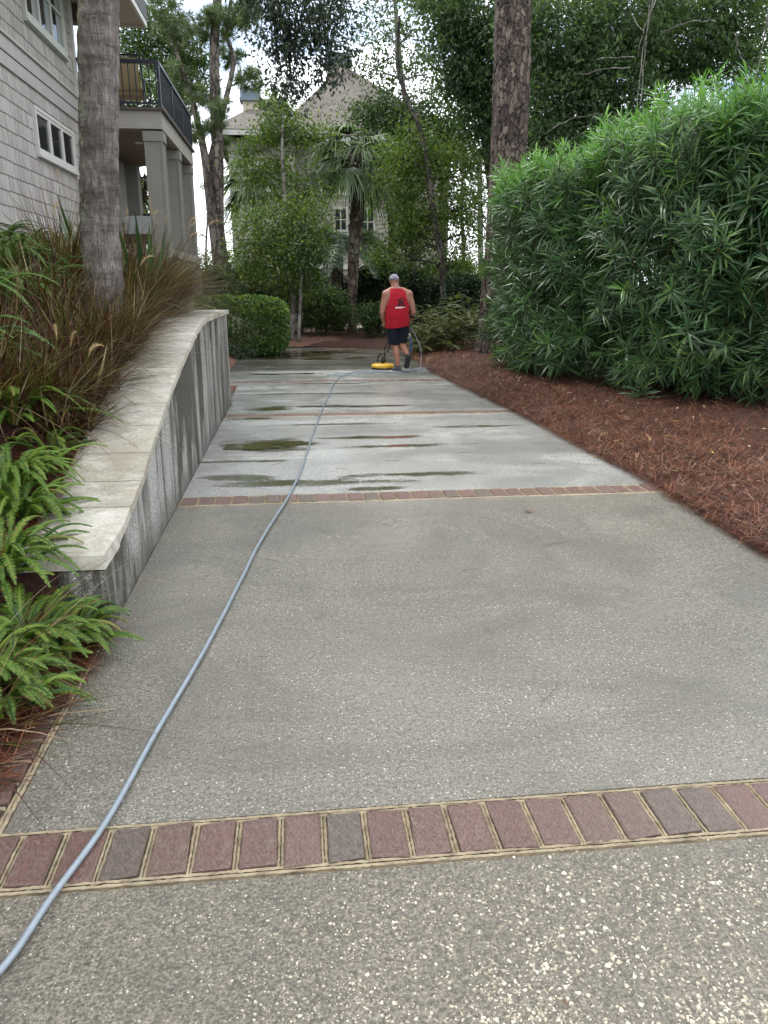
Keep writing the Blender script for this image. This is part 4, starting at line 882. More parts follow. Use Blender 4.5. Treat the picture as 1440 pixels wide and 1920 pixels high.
sabal('cabbage palm crown in front of the neighbour house corner, left of the slender tree', at(478, 560, 28) * [1, 1, 0], [at(480, 600, 28), at(482, 480, 28), at(484, 360, 28), at(485, 325, 28)], 1.3, 22, 'palm', r=(.15, .17), seed=4)
sabal('cabbage palm standing behind the lower porch railing', at(256, 480, 22.5) * [1, 1, 0], [at(254, 560, 22.5), at(256, 450, 22.5), at(259, 362, 22.5), at(260, 340, 22.5)], 1.15, 18, 'palm', r=(.2, .2), seed=6)
sabal('dark cabbage palm crown among the leaves right of the central palm', at(735, 420, 26) * [1, 1, 0], [at(735, 600, 26), at(735, 430, 26), at(733, 330, 26)], 1.0, 16, 'mid', r=(.12, .14), seed=8)
sabal('far palm crown showing over the tree tops beside the big pine', at(830, 560, 34) * [1, 1, 0], [at(832, 600, 34), at(830, 400, 34), at(832, 250, 34)], 1.1, 16, 'palm', r=(.13, .13), seed=9)
sabal('palm fronds hanging beyond the house corner behind the thick palm trunk', (-4.2, 22, 0), [(-4.2, 22, 0), (-4.25, 22, 3.5), (-4.3, 22, 6.1)], 1.4, 20, 'palm', r=(.2, .18), seed=12)
# silver pindo palm
t = thing('pindo_palm', 'silvery blue feather palm with arching fronds left of the central trunk', 'palm tree', at(632, 560, 25.5) * [1, 1, 0]); pc = at(630, 480, 25.5)
part('trunk', MB().add(*tube([pc * [1, 1, 0], pc], [.24, .22], 12)), M['boots'], t, True)
for k in range(38):
    th = k * 2.4; part('frond', frond_pinnate(pc, (math.cos(th), math.sin(th) * .8, RNG.uniform(.3, 2.2)), RNG.uniform(1.8, 2.6), RNG.uniform(.25, .6), 44, .46, wide=.010), M['silver'], t)
# young trees in the middle ground
D2 = 22.5
tree('young_tree', 'slender pale trunk tree with yellow green leaves in front of the far house', at(550, 600, D2) * [1, 1, 0],
     [at(552, 620, D2), at(550, 560, D2), at(541, 450, D2), at(533, 350, D2), at(529, 290, D2), at(531, 215, D2)], .085, .03,
     [K(530, 240, D2 + .55, 50, 38, 1100), K(500, 285, D2 + .55, 45, 32, 1000), K(570, 255, D2 + .55, 40, 32, 700), K(535, 200, D2 + .55, 35, 26, 550), K(520, 330, D2 + .55, 45, 28, 700), K(570, 345, D2 + .55, 36, 24, 450), K(475, 320, D2 + .55, 28, 24, 350), K(560, 395, D2 + .55, 32, 18, 350)], 'young', 'smoothbark', .105, .22, twigs=9)
tree('broadleaf_tree', 'bushy bright green tree below the slender pale trunk', at(545, 610, 21.5) * [1, 1, 0], [at(547, 640, 21.5), at(548, 590, 21.5), at(545, 530, 21.5), at(540, 470, 21.5)], .07, .03,
     [K(500, 430, 21.5, 50, 38, 1700), K(570, 410, 21.5, 45, 30, 1400), K(480, 480, 21.5, 42, 30, 1200), K(545, 470, 21.5, 60, 40, 2000), K(530, 520, 21.5, 60, 26, 1400), K(575, 530, 21.5, 26, 24, 400)], 'young', 'smoothbark', .095, .24)
D3 = 21.5
tree('leaning_tree', 'leaning tree with olive green leaves behind the man, right of the palms', at(835, 585, D3) * [1, 1, 0],
     [at(836, 610, D3), at(833, 560, D3), at(826, 470, D3), at(812, 400, D3), at(805, 330, D3), at(790, 250, D3), at(765, 190, D3), at(745, 120, D3), at(748, 30, D3)], .115, .035,
     [K(760, 330, D3 + .55, 48, 36, 1500), K(735, 300, D3 + .55, 34, 28, 700), K(790, 400, D3 + .55, 55, 45, 1900), K(765, 420, D3 + .55, 40, 34, 1100), K(745, 480, D3 + .55, 40, 28, 900), K(800, 460, D3 + .55, 45, 34, 1100), K(850, 330, D3 + .55, 45, 45, 1300), K(870, 440, D3 + .55, 32, 30, 500), K(845, 500, D3 + .55, 45, 24, 900), K(820, 300, D3 + .55, 45, 40, 1400), K(770, 265, D3 + .55, 40, 30, 900), K(860, 395, D3 + .55, 35, 30, 800)], 'young', 'darkbark', .095, .24, twigs=9)
tree('broadleaf_tree', 'airy green tree top spreading between the oak leaves and the far chimney', at(775, 560, 26) * [1, 1, 0],
     [at(776, 620, 26), at(775, 400, 26), at(768, 260, 26), at(752, 130, 26), at(740, 0, 26), at(735, -90, 26)], .13, .03,
     [K(740, 215, 26, 60, 34, 1700), K(690, 230, 26, 42, 28, 900), K(800, 240, 26, 52, 40, 1600), K(780, 280, 26, 60, 36, 1700), K(860, 250, 26, 45, 50, 1500), K(700, 285, 26, 36, 28, 700), K(745, 130, 26, 42, 36, 460), K(715, 60, 26, 50, 44, 520), K(780, 60, 26, 44, 50, 520), K(760, -10, 26, 70, 40, 700), K(700, 130, 26, 36, 30, 300), K(800, 140, 26, 36, 46, 360)], 'mid', 'smoothbark', .13, .3)
tree('thin_tree', 'thin bare stem with small leaf tufts against the sky gap left of the hedge', at(868, 600, 31) * [1, 1, 0], [at(872, 640, 31), at(869, 480, 31), at(866, 380, 31), at(868, 290, 31)], .10, .03,
     [K(868, 380, 31, 30, 26, 420), K(890, 350, 31, 34, 30, 600), K(850, 410, 31, 24, 20, 240), K(885, 480, 31, 30, 24, 330), K(895, 410, 31, 20, 30, 260), K(880, 540, 31, 40, 24, 500), K(905, 300, 31, 30, 40, 700)], 'mid', 'smoothbark', .13, .28)
# live oaks: dark leaves hanging in from above and behind the hedge
D4 = 13.
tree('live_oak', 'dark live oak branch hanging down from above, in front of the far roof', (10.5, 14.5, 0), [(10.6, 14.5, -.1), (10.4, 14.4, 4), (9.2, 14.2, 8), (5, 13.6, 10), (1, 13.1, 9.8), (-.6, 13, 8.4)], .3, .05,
     [K(545, 40, D4, 62, 46, 798), K(590, 90, D4, 50, 46, 546), K(510, 60, D4, 34, 44, 378), K(545, 140, D4, 32, 34, 252), K(640, 30, D4, 40, 40, 378), K(548, 180, D4, 22, 20, 84), K(560, -20, D4, 100, 30, 1092), K(520, 110, D4, 25, 30, 126), K(620, 110, D4, 24, 30, 126)], 'oak_backlit', 'darkbark', .085, .17, droop=-.5, twigs=12, hang=True)
D5 = 19.
tree('live_oak', 'large live oak filling the top right behind the oleander hedge', (8.5, 20.5, 0), [(8.6, 20.5, -.1), (8.4, 20.4, 2.5), (8.0, 20.2, 5), (7.4, 20, 8)], .34, .14,
     [K(1040, 60, D5, 75, 70, 4200), K(1120, 150, D5, 85, 70, 4400), K(1180, 40, D5, 85, 60, 4000), K(1060, 190, D5, 70, 55, 3400), K(1290, 60, D5 + 1, 85, 60, 3600), K(1390, 30, D5 + 1, 75, 60, 3200), K(1240, 130, D5 + 1, 60, 36, 1700), K(1350, 120, D5 + 1, 70, 34, 1500), K(1180, 220, D5, 60, 30, 1500), K(1080, 260, D5, 90, 36, 2800), K(1430, 130, D5 + 2, 40, 40, 800), K(1200, -40, D5, 240, 30, 3600)], 'oak', 'darkbark', .13, .24, twigs=9)
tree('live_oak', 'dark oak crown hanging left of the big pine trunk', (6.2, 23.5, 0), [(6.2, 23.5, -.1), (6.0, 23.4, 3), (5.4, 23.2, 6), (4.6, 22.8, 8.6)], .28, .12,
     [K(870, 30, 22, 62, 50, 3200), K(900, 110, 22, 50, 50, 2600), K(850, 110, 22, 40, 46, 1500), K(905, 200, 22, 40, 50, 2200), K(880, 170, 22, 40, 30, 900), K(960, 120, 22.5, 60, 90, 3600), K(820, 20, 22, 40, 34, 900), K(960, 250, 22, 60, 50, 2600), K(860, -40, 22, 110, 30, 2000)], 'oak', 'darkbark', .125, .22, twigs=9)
# vines among the oaks
vt = thing('hanging_vine', 'thin bare vine stems hanging in front of the dark oaks above the hedge', 'vine', at(1200, 200, 17) * [1, 1, 0]); vm = MB()
for px0, py0, px1, py1 in ((1232, -30, 1195, 200), (1226, -40, 1200, 215), (1195, 110, 1230, 0), (1120, 110, 1190, 105), (1400, 200, 1440, 20), (1240, 60, 1340, 40), (1020, 250, 1130, 215), (1180, 20, 1210, 60), (1090, 140, 1180, 128), (1380, 60, 1410, 130), (1270, 160, 1330, 175)):
    a_, b_ = at(px0, py0, 17.2), at(px1, py1, 17.0); mdl = (a_ + b_) / 2 + RNG.normal(0, .12, 3); part('stem', MB().add(*tube(bez(a_, mdl, b_, 12) + RNG.normal(0, .012, (12, 3)), .011, 5)), M['smoothbark'], vt, True)
# big pine
bp = thing('pine_tree', 'massive straight pine trunk with plated bark behind the left end of the oleander hedge', 'pine tree', (4.15, 15.9, 0))
tp = [(4.12, 16.0, -.1), (4.13, 16.0, .5), (4.17, 16.0, 1.6), (4.24, 16.0, 4.0), (4.22, 16.0, 6.4), (4.2, 16.0, 9), (4.2, 16, 13)]
V, F = trunk_mesh(tp, [.46, .375, .355, .350, .345, .34, .3], 72, 420, .0, 9, .0, 1.)
P_ = V.copy(); vv = fbm(P_ * [7, 7, 2.6], 3); cell = np.abs(vv - .47); c0 = np.repeat(np.array(spline(tp, 420 // 6)), 72, 0); dn = norm((V - c0) * [1, 1, 0])
plate = np.floor(fbm(P_ * [9, 9, 3.4] + 5, 3) * 22) / 22
V = V + dn * (.045 * (plate - .47) * 2.0 - .03 * np.clip(.03 - cell, 0, .03) / .03)[:, None]
part('trunk', MB().add(V, F), M['pinebark'], bp, False)
cr = MB(); tb = MB()
for k in range(10):
    th = k * 2.4; c = np.array([4.2 + 2 * math.cos(th), 16 + 2 * math.sin(th), 11.5 + .4 * (k % 4)]); limb(tb, (4.2, 16, 10.8 + .2 * k), c, .06, .02, .1); pine_tufts(cr, c + rdir(40) * [.9, .9, .4], 18, .26)
part('limb', tb, M['pinebark'], bp, True); part('crown', cr, M['pine'], bp, kind='stuff')
# thin tree trunks far right and middle
for k, (px, y, r, lean, lab) in enumerate(((905, 36, .16, 3, 'straight distant pine trunk in the sky gap beside the hedge'), (447 + 112, 20.9, .05, -6, 'short thin grey stem in front of dark shrubs left of centre'))):
    t = thing('tree_stem', lab, 'tree', at(px, 600, y) * [1, 1, 0]); part('trunk', MB().add(*tube(spline([at(px, 625, y) * [1, 1, 0], at(px - lean, 520, y), at(px - 2 * lean, 300 if k == 0 else 480, y)], 6), np.linspace(r, r * .7, 13), 8)), M['smoothbark'], t, True)
    cr = MB(); crown(cr, at(px - 2 * lean, 300 if k == 0 else 480, y), (.9, .9, .6) if k == 0 else (.4, .4, .3), 600, .12, .2); part('crown', cr, M['mid'], t, kind='stuff')

# ------------------------------------------------------------------ shrubs
def shrub(name, label, base, clumps, leafm, size, sig=.12, group=None, stems=7, shell=.5, aspect=.45, cat='shrub', droop=-.1):
    base = np.asarray(base, float); t = thing(name, label, cat, base, group); cr = MB(); st = MB()
    for c, R, n in clumps:
        C = crown(cr, c, R, n, size, sig, shell=shell, aspect=aspect, droop=droop)
        for q in C[:: max(1, len(C) // stems)]: limb(st, base + RNG.normal(0, .06, 3) * [1, 1, 0], q, .014, .005, .03, 5, .08, 5)
    part('stems', st, M['stem'], t, True, kind='stuff'); part('foliage', cr, M[leafm], t, kind='stuff'); return t
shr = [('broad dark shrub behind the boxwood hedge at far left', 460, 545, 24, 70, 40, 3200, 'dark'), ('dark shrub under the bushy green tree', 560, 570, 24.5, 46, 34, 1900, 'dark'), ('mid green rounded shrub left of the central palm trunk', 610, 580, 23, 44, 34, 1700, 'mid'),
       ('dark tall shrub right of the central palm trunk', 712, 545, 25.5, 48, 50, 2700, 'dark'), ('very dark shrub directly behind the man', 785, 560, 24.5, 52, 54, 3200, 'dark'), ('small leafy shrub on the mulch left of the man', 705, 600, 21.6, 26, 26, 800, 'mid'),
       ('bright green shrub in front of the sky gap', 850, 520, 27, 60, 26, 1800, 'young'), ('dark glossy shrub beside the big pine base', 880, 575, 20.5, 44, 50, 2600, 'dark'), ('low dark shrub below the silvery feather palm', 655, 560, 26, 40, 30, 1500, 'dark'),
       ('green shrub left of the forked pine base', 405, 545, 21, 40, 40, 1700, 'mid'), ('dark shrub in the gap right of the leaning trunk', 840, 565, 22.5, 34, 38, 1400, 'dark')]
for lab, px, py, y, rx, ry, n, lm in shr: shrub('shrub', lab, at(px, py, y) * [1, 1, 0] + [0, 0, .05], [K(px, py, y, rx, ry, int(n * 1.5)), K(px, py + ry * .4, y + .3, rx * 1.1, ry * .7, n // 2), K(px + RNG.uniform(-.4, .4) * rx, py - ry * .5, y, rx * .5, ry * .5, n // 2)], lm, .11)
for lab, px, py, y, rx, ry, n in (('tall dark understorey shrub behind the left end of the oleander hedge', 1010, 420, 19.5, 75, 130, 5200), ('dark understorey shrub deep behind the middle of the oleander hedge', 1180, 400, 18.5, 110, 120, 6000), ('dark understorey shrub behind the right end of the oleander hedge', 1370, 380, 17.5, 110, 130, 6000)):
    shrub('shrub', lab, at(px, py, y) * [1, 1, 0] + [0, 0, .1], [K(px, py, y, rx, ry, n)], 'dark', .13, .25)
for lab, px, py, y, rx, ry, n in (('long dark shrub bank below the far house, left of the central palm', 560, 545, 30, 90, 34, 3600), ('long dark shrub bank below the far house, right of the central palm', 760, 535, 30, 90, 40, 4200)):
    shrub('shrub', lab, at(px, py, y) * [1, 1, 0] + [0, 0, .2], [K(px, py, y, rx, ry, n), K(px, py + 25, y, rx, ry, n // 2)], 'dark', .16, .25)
far = [('hazy tree line far away between the houses on the left', 400, 505, 70, 60, 30, 1500), ('distant tree crown behind the right sky gap', 880, 545, 60, 60, 22, 1300)]
for lab, px, py, y, rx, ry, n in far: shrub('distant_tree', lab, at(px, 545, y) * [1, 1, 0], [K(px, py, y, rx, ry, n)], 'mid', .25, .4, cat='tree')
# feathery shrub right of the man
t = thing('feathery_shrub', 'loose yellow green feathery shrub on the straw between man and big pine', 'shrub', (3.5, 17.6, .1)); cr = MB(); st = MB()
for k in range(150):
    b = np.array([3.45 + RNG.normal(0, .42), 17.7 + RNG.normal(0, .5), .08]); hgt = RNG.uniform(.25, 1.25) * np.interp(b[0], [2.8, 3.2, 4.0], [.55, .9, 1.15]); d = norm(np.array([RNG.normal(0, .35) - .1, RNG.normal(0, .35) - .15, 1.])); e = b + d * hgt; st.add(*tube([b, (b + e) / 2 + RNG.normal(0, .03, 3), e], [.007, .005, .003], 4))
    for q in range(5):
        p = b + d * hgt * RNG.uniform(.45, 1.); fd = norm(np.array([RNG.normal(-.2), RNG.normal(-.2), RNG.normal(.1, .3)])); cr_m = frond_pinnate(p, fd, RNG.uniform(.22, .42), RNG.uniform(.0, .25), 12, .085, wide=.022); [cr.add(v_, f_, a_) for v_, f_, a_ in [(np.concatenate(cr_m.V), [np.asarray(f) for f in cr_m.F], np.clip(np.concatenate(cr_m.A), 0, .99))]]
part('stems', st, M['stem'], t, kind='stuff'); part('foliage', cr, M['feather'], t, kind='stuff')
# clipped boxwood hedge
t = thing('clipped_hedge', 'clipped rounded hedge with lit top coloured lime at the end of the wall', 'hedge', (-1.3, 17.9, 0)); cr = MB()
def hedge_surface(x0, x1, y0, y1, z0, z1, n, e=.25):
    u = RNG.random((n, 3)) * 2 - 1; k = 5.; u = u / ((np.abs(u) ** k).sum(1) ** (1 / k))[:, None]; sc = np.where(RNG.random((n, 1)) < .8, RNG.uniform(.9, 1.02, (n, 1)), RNG.uniform(.6, .9, (n, 1)))
    c = np.array([(x0 + x1) / 2, (y0 + y1) / 2, (z0 + z1) / 2]); h = np.array([(x1 - x0) / 2, (y1 - y0) / 2, (z1 - z0) / 2]); P = c + u * sc * h; P += (.05 * (fbm(P * 2.6)[:, None] - .47) * 2) * norm(u); return P, norm(u)
P, U = hedge_surface(-3.6, -.17, 17.2, 18.9, .02, 1.27, 34000); lit_top_ = np.clip((P[:, 2] - .85) * 2.2, 0, .6)  # higher leaves get a paler colour, painting light on the hedge top
cr.add(*leaves(P, rdir(len(P)) + U * .8, RNG.uniform(.045, .085, len(P)), RNG.uniform(.03, .05, len(P)), np.clip(RNG.random(len(P)) * .6 + lit_top_, 0, .99)))
part('foliage', cr, M['box'], t, kind='stuff'); st = MB()
for k in range(40): b = np.array([RNG.uniform(-3.4, -.4), RNG.uniform(17.4, 18.7), 0]); limb(st, b, b + [RNG.normal(0, .1), RNG.normal(0, .1), 1.05], .018, .008, 0, 5)
part('stems', st, M['darkbark'], t, kind='stuff')
shrub('ground_cover', 'low dark groundcover at the foot of the clipped hedge', (-1.3, 16.95, .02), [((-1.35, 16.95, .14), (.42, .28, .16), 1100)], 'dark', .05, .06)
for lab, x, y, h in (('small pale sprig on the straw in front of the big pine', 3.9, 13.6, .28), ('dark low sprig on the straw beside the oleander foot', 3.75, 12.3, .22)):
    shrub('seedling', lab, (x, y, .12), [((x, y, .12 + h * .5), (.2, .2, h * .5), 150)], 'oleander', .11, .07, aspect=.22)

# ------------------------------------------------------------------ oleander hedge
def blade_mesh(L, W, bend, fold=.25, seg=5):
    t = np.linspace(0, 1, seg); w = np.array([.12, .75, 1., .7, .02]) if seg == 5 else np.sin(np.pi * np.clip(t, .03, .99)); c = np.stack([0 * t, t * L, -bend * L * t ** 2], -1)
    A_ = c + np.stack([-w * W / 2, 0 * t, fold * w * W / 2], -1); B_ = c + np.stack([w * W / 2, 0 * t, fold * w * W / 2], -1); return A_, c, B_
def blades(P, D, N, L, W, bend, rnd, shape):
    """curved folded leaves: 3 columns x len(shape) rows"""
    n = len(P); D = norm(D); Sd = norm(np.cross(D, N)); N = np.cross(Sd, D); k = len(shape); t = np.linspace(0, 1, k)
    L = L[:, None, None]; W = W[:, None, None]; bend = bend[:, None, None]; tt = t[None, :, None]; sh_ = np.asarray(shape)[None, :, None]
    C = P[:, None] + D[:, None] * L * tt - N[:, None] * bend * L * tt ** 2
    a_ = C - Sd[:, None] * W * sh_ / 2 + N[:, None] * W * sh_ * .16; b_ = C + Sd[:, None] * W * sh_ / 2 + N[:, None] * W * sh_ * .16
    V = np.stack([a_, C, b_], 2).reshape(-1, 3); i = (np.arange(n) * k * 3)[:, None, None] + (np.arange(k - 1) * 3)[None, :, None]
    F = np.concatenate([(i + np.array([q, q + 1, q + 4, q + 3])[None, None]).reshape(-1, 4) for q in (0, 1)])
    return V, F, np.repeat(rnd, k * 3)
OSH = [.15, .8, 1., .72, .03]
oleaf = []
for v in range(6):
    V, F, _ = blades(np.zeros((1, 3)), np.array([[0, 1., 0]]), np.array([[0, 0, 1.]]), np.ones(1), np.array([.085 + .012 * (v % 3)]), np.array([.10 + .16 * (v % 3)]), np.zeros(1), OSH); oleaf.append((new_mesh('leaf', V, F, M['oleander'], True), new_mesh('leaf', V, F, M['oleander_tip'], True)))
def oleander(label, base, tops, seed, nshoot, outer, fill):
    """tops: function giving random shoot tip + direction"""
    rg = np.random.default_rng(seed); base = np.asarray(base, float); t = thing('oleander_shrub', label, 'shrub', base, 'oleander shrubs of the tall hedge'); rec = []; st = MB()
    for k in range(nshoot):
        tip, d, newg = tops(rg); d = norm(d); tip = np.asarray(tip); b = base + np.array([rg.normal(0, .35), rg.normal(0, .45), 0]); b[2] = .05
        if k % 6 == 0 and tip[2] > .9: st.add(*tube(bez(b, (b * .4 + tip * .6) * [1, 1, .75], tip, 7), np.linspace(.016, .004, 7), 4))
        sl = rg.uniform(.22, .42); st.add(*tube([tip - d * sl, tip], [.005, .003], 4))
        nw = rg.integers(7, 11)
        for w_ in range(nw):
            f = w_ / (nw - 1); p = tip - d * sl * (1 - f); a0 = rg.random() * 6.28; s1 = norm(np.cross(d, [.3, .2, 1.])); s2 = np.cross(d, s1)
            for q in range(3):
                a_ = a0 + q * 2.094 + rg.normal(0, .15); o_ = s1 * math.cos(a_) + s2 * math.sin(a_); el = .55 + .95 * f ** 1.5 + rg.normal(0, .1); ld = norm(o_ + d * el + np.array([0, 0, -.50 + .45 * f])); rec.append((p, ld, norm(d + o_ * -.3 + rg.normal(0, .1, 3)), rg.uniform(.22, .36) * (1.05 - .35 * f), rg.uniform(.016, .0245), rg.uniform(.05, .42), rg.random() * .8 + .1 * f, newg and f > .35))
    P = np.array([r[0] for r in rec]); Dd = np.array([r[1] for r in rec]); Nn = np.array([r[2] for r in rec]); Ll = np.array([r[3] for r in rec]); Ww = np.array([r[4] for r in rec]); Bb = np.array([r[5] for r in rec]); Rr = np.array([r[6] for r in rec]); Ng = np.array([r[7] for r in rec])
    zc = (P - [0, 0, CAM_H]) @ _f; sx = 720 + FPX * ((P - [0, 0, CAM_H]) @ _r) / zc; score = np.where((sx < 1440) & (P[:, 1] < base[1] + .1), Ll / zc, 0) * (1 + .9 * outer(P)); big = np.argsort(-score)[:290]; bigset = np.zeros(len(P), bool); bigset[big] = True
    for i in big:
        me = oleaf[rg.integers(6)][1 if Ng[i] else 0]; o = link('leaf', me, t); y_ = Vector(Dd[i]); x_ = y_.cross(Vector(Nn[i])).normalized(); z_ = x_.cross(y_); s_ = float(Ll[i])
        Mx = Matrix((x_, y_, z_)).transposed().to_4x4(); o.matrix_local = Matrix.Translation(Vector(P[i] - base)) @ Mx @ Matrix.Diagonal((s_, s_, s_, 1))
    for flag, mn, nm in ((False, 'oleander', 'leaves'), (True, 'oleander_tip', 'new_leaves')):
        k = (~bigset) & (Ng == flag)
        if k.any(): part(nm, MB().add(*blades(P[k], Dd[k], Nn[k], Ll[k], Ww[k], Bb[k], Rr[k], OSH)), M[mn], t, True, kind='stuff')
    n = 4200; q = fill(rg, n); rn = rg.random(n) * .5; dq = rdir(n, -.2, rg); part('inner_leaves', MB().add(*blades(q, dq, norm(np.cross(dq, rdir(n, 0, rg))), rg.uniform(.14, .26, n), rg.uniform(.016, .026, n), rg.uniform(0, .4, n), rn, [.15, 1., .03])), M['oleander'], t, True, kind='stuff')
    part('stems', st, M['stem'], t, True, kind='stuff')
def ole_tops(c, R, zt, face=.75):
    c = np.asarray(c, float)
    def f(rg):
        u = rg.random()
        if u < .30:      # top
            q = rg.random() ** .5 * .98; th = rg.random() * 6.28; x, y = math.cos(th) * q, math.sin(th) * q; ztop = zt * (1 - .16 * q ** 4) + .17 * rg.normal() + .10 * math.sin(x * 5 + y * 4)
            p = c + [x * R[0], y * R[1], 0]; p[2] = ztop; d = np.array([x * .5, y * .5, 1.]) + rg.normal(0, .25, 3); return p, d, True
        th = rg.uniform(2.3, 5.5) if u < .9 else rg.random() * 6.28; v = rg.random() ** .85; z = .22 + v * (zt - .3); bul = .86 + .16 * math.sin(v * 2.9); kk = bul * (1 + .10 * math.sin(th * 5 + 9 * v) * math.sin(v * 11 + th * 2)) * (rg.uniform(.86, 1.07) if rg.random() < .62 else rg.uniform(.35, .86)); o_ = np.array([math.cos(th), math.sin(th), 0])
        spray = v < .18 and rg.random() < .6; kk = kk + (rg.uniform(.12, .34) if spray else 0); z = z + (.12 if spray else 0); p = c + [o_[0] * R[0] * kk, o_[1] * R[1] * kk, 0]; p[2] = z; d = o_ * .8 + np.array([0, 0, (-.25 if spray else .45 + .35 * v)]) + rg.normal(0, .28, 3); return p, d, bool(v > .9 or rg.random() < .035)
    def outer(P): return np.linalg.norm((P[:, :2] - c[:2]) / np.array(R)[:2], axis=1)
    def fill(rg, n):
        th = rg.random(n) * 6.28; r = .88 * rg.random(n) ** .4; return np.stack([c[0] + R[0] * r * np.cos(th), c[1] + R[1] * r * np.sin(th), .3 + (zt - .55) * rg.random(n) ** .9], -1)
    return f, outer, fill
for lab, c, R, zt, ns, sd_ in (('tall oleander with long narrow leaves at the left end, against the big pine', (4.35, 12.6, 0), (1.12, 1.9), 3.28, 620, 21), ('tallest oleander with pale leaf tips in the middle of the hedge', (5.25, 10.2, 0), (1.35, 1.75), 3.52, 680, 22), ('wide drooping oleander nearest the camera at the right picture edge', (6.05, 9.05, 0), (1.35, 1.45), 3.55, 600, 23), ('oleander at the back of the hedge behind the middle one', (7.2, 12.4, 0), (1.6, 1.8), 3.75, 420, 24)):
    f_, out_, fl_ = ole_tops(c, R, zt); oleander(lab, (c[0], c[1], .1), f_, sd_, ns, out_, fl_)

# ------------------------------------------------------------------ left bed planting
GSH = [.7, 1., .9, .65, .35, .02]
def grass_clump(label, x, y, n, L, seed, R=.16, lean=(0., 0.), plumes=3, lmul=1.):
    rg = np.random.default_rng(seed); z = float(zbed(np.array([[x]]), np.array([[y]]))[0, 0]); t = thing('fountain_grass', label, 'ornamental grass', (x, y, z), 'purple fountain grass clumps behind the wall')
    th = rg.random(n) * 6.283; r = R * np.sqrt(rg.random(n)); P = np.stack([x + r * np.cos(th), y + r * np.sin(th), np.full(n, z - .02)], -1); out_ = np.abs(rg.normal(0, .62, n)); D = np.stack([np.cos(th) * out_ + lean[0] + rg.normal(0, .32, n), np.sin(th) * out_ + lean[1] + rg.normal(0, .32, n), np.ones(n)], -1); D = norm(D)
    h = norm(D * [1, 1, 0] + 1e-4); N = norm(np.array([0, 0, 1.]) * .6 - h * .0 + np.cross(h, np.cross(D, h)) + rg.normal(0, .1, (n, 3))); N = norm(N + np.array([0, 0, .5]))
    ln = L * rg.uniform(.5, 1.18, n); bend = np.clip(rg.normal(.38, .36, n), -.05, 1.3); part('blades', MB().add(*blades(P, D, N, ln, rg.uniform(.0055, .013, n), bend, rg.random(n), GSH)), M['grass'], t, True, kind='stuff')
    for k in range(plumes):
        a_ = rg.random() * 6.28; d = norm(np.array([math.cos(a_) * .35 + lean[0], math.sin(a_) * .35 + lean[1] - .1, 1.])); b = np.array([x, y, z]); e = b + d * L * rg.uniform(1.05, 1.3); C = bez(b, b + d * L * .8, e + np.array([d[0], d[1], 0]) * .12 + [0, 0, -.04], 10); part('stalk', MB().add(*tube(C, .0018, 4)), M['stem'], t)
        pl = MB(); c2 = bez(e, e + d * .08 + [0, 0, .01], e + d * .12 + np.array([d[0], d[1], -.25]) * .16, 24); m_ = 260; i = rg.integers(0, 24, m_); prof = np.sin(np.linspace(.4, 2.95, 24))[i]; q = rdir(m_, 0, rg); s = norm(np.cross(q, rg.normal(size=3))); b_ = c2[i]; V = np.stack([b_ - s * .0012, b_ + s * .0012, b_ + q * (.017 * prof)[:, None] + d * .012], 1).reshape(-1, 3); pl.add(V, (np.arange(m_) * 3)[:, None] + np.array([[0, 1, 2]]), np.repeat(rg.random(m_), 3)); part('seed_head', pl, M['plume'], t)
gl = [(-1.55, 4.9, 330, .60, 'low purple grass clump spilling over the coping, nearest of the row'), (-1.55, 5.75, 360, .64, 'dry purple grass clump on the straw just in front of the palm trunk'), (-1.75, 4.7, 380, .62, 'tall reddish grass clump at the left picture edge above the ferns'), 
      (-1.90, 6.4, 360, .66, 'dense red brown grass clump at the left foot of the palm trunk'), (-1.40, 6.4, 300, .60, 'short arching grass clump at the right foot of the palm trunk'), (-1.50, 7.5, 420, .78, 'tall russet grass clump right behind the palm trunk'), (-1.55, 8.4, 440, .88, 'fluffy grass clump with pale seed heads below the porch columns'), (-1.50, 9.2, 460, .85, 'bushy grass clump drooping over the level end of the coping'), (-1.95, 8.9, 440, .95, 'upright grass clump with plumes in front of the second column'), (-2.1, 7.7, 400, .9, 'grass clump with tall seed heads between palm trunk and first column'), (-1.6, 9.85, 380, .8, 'last grass clump at the far corner of the wall')]
gl += [(-1.37, 4.75, 170, .44, 'small arching grass tuft against the coping below the ferns'), (-1.36, 5.35, 200, .50, 'short grass tuft leaning over the middle coping slabs'), (-1.36, 6.0, 210, .52, 'short dark grass tuft drooping over the upper coping slabs'), (-1.38, 7.05, 240, .56, 'grass tuft spilling over the coping where it starts to level'), (-1.36, 8.0, 240, .56, 'low grass tuft on the edge of the level coping'), (-2.0, 5.35, 300, .62, 'olive grass clump between the tall ferns and the purple clumps')]
for k, (x, y, n, Lg, lab) in enumerate(gl): grass_clump(lab, x, y, int(n * 1.35), Lg, 100 + k, lean=(.36 if x > -1.8 else .08, -.08), plumes=(0 if k < 3 or k > 11 else 1 if k < 6 else 3))
grass_clump('sparse purple blades reaching low over the brick edging at bottom left', -1.16, 2.42, 60, .55, 140, .08, (.75, .05), 0)
grass_clump('sparse dark red blades arching in front of the near ferns', -1.22, 2.85, 50, .62, 141, .08, (.55, .0), 0)
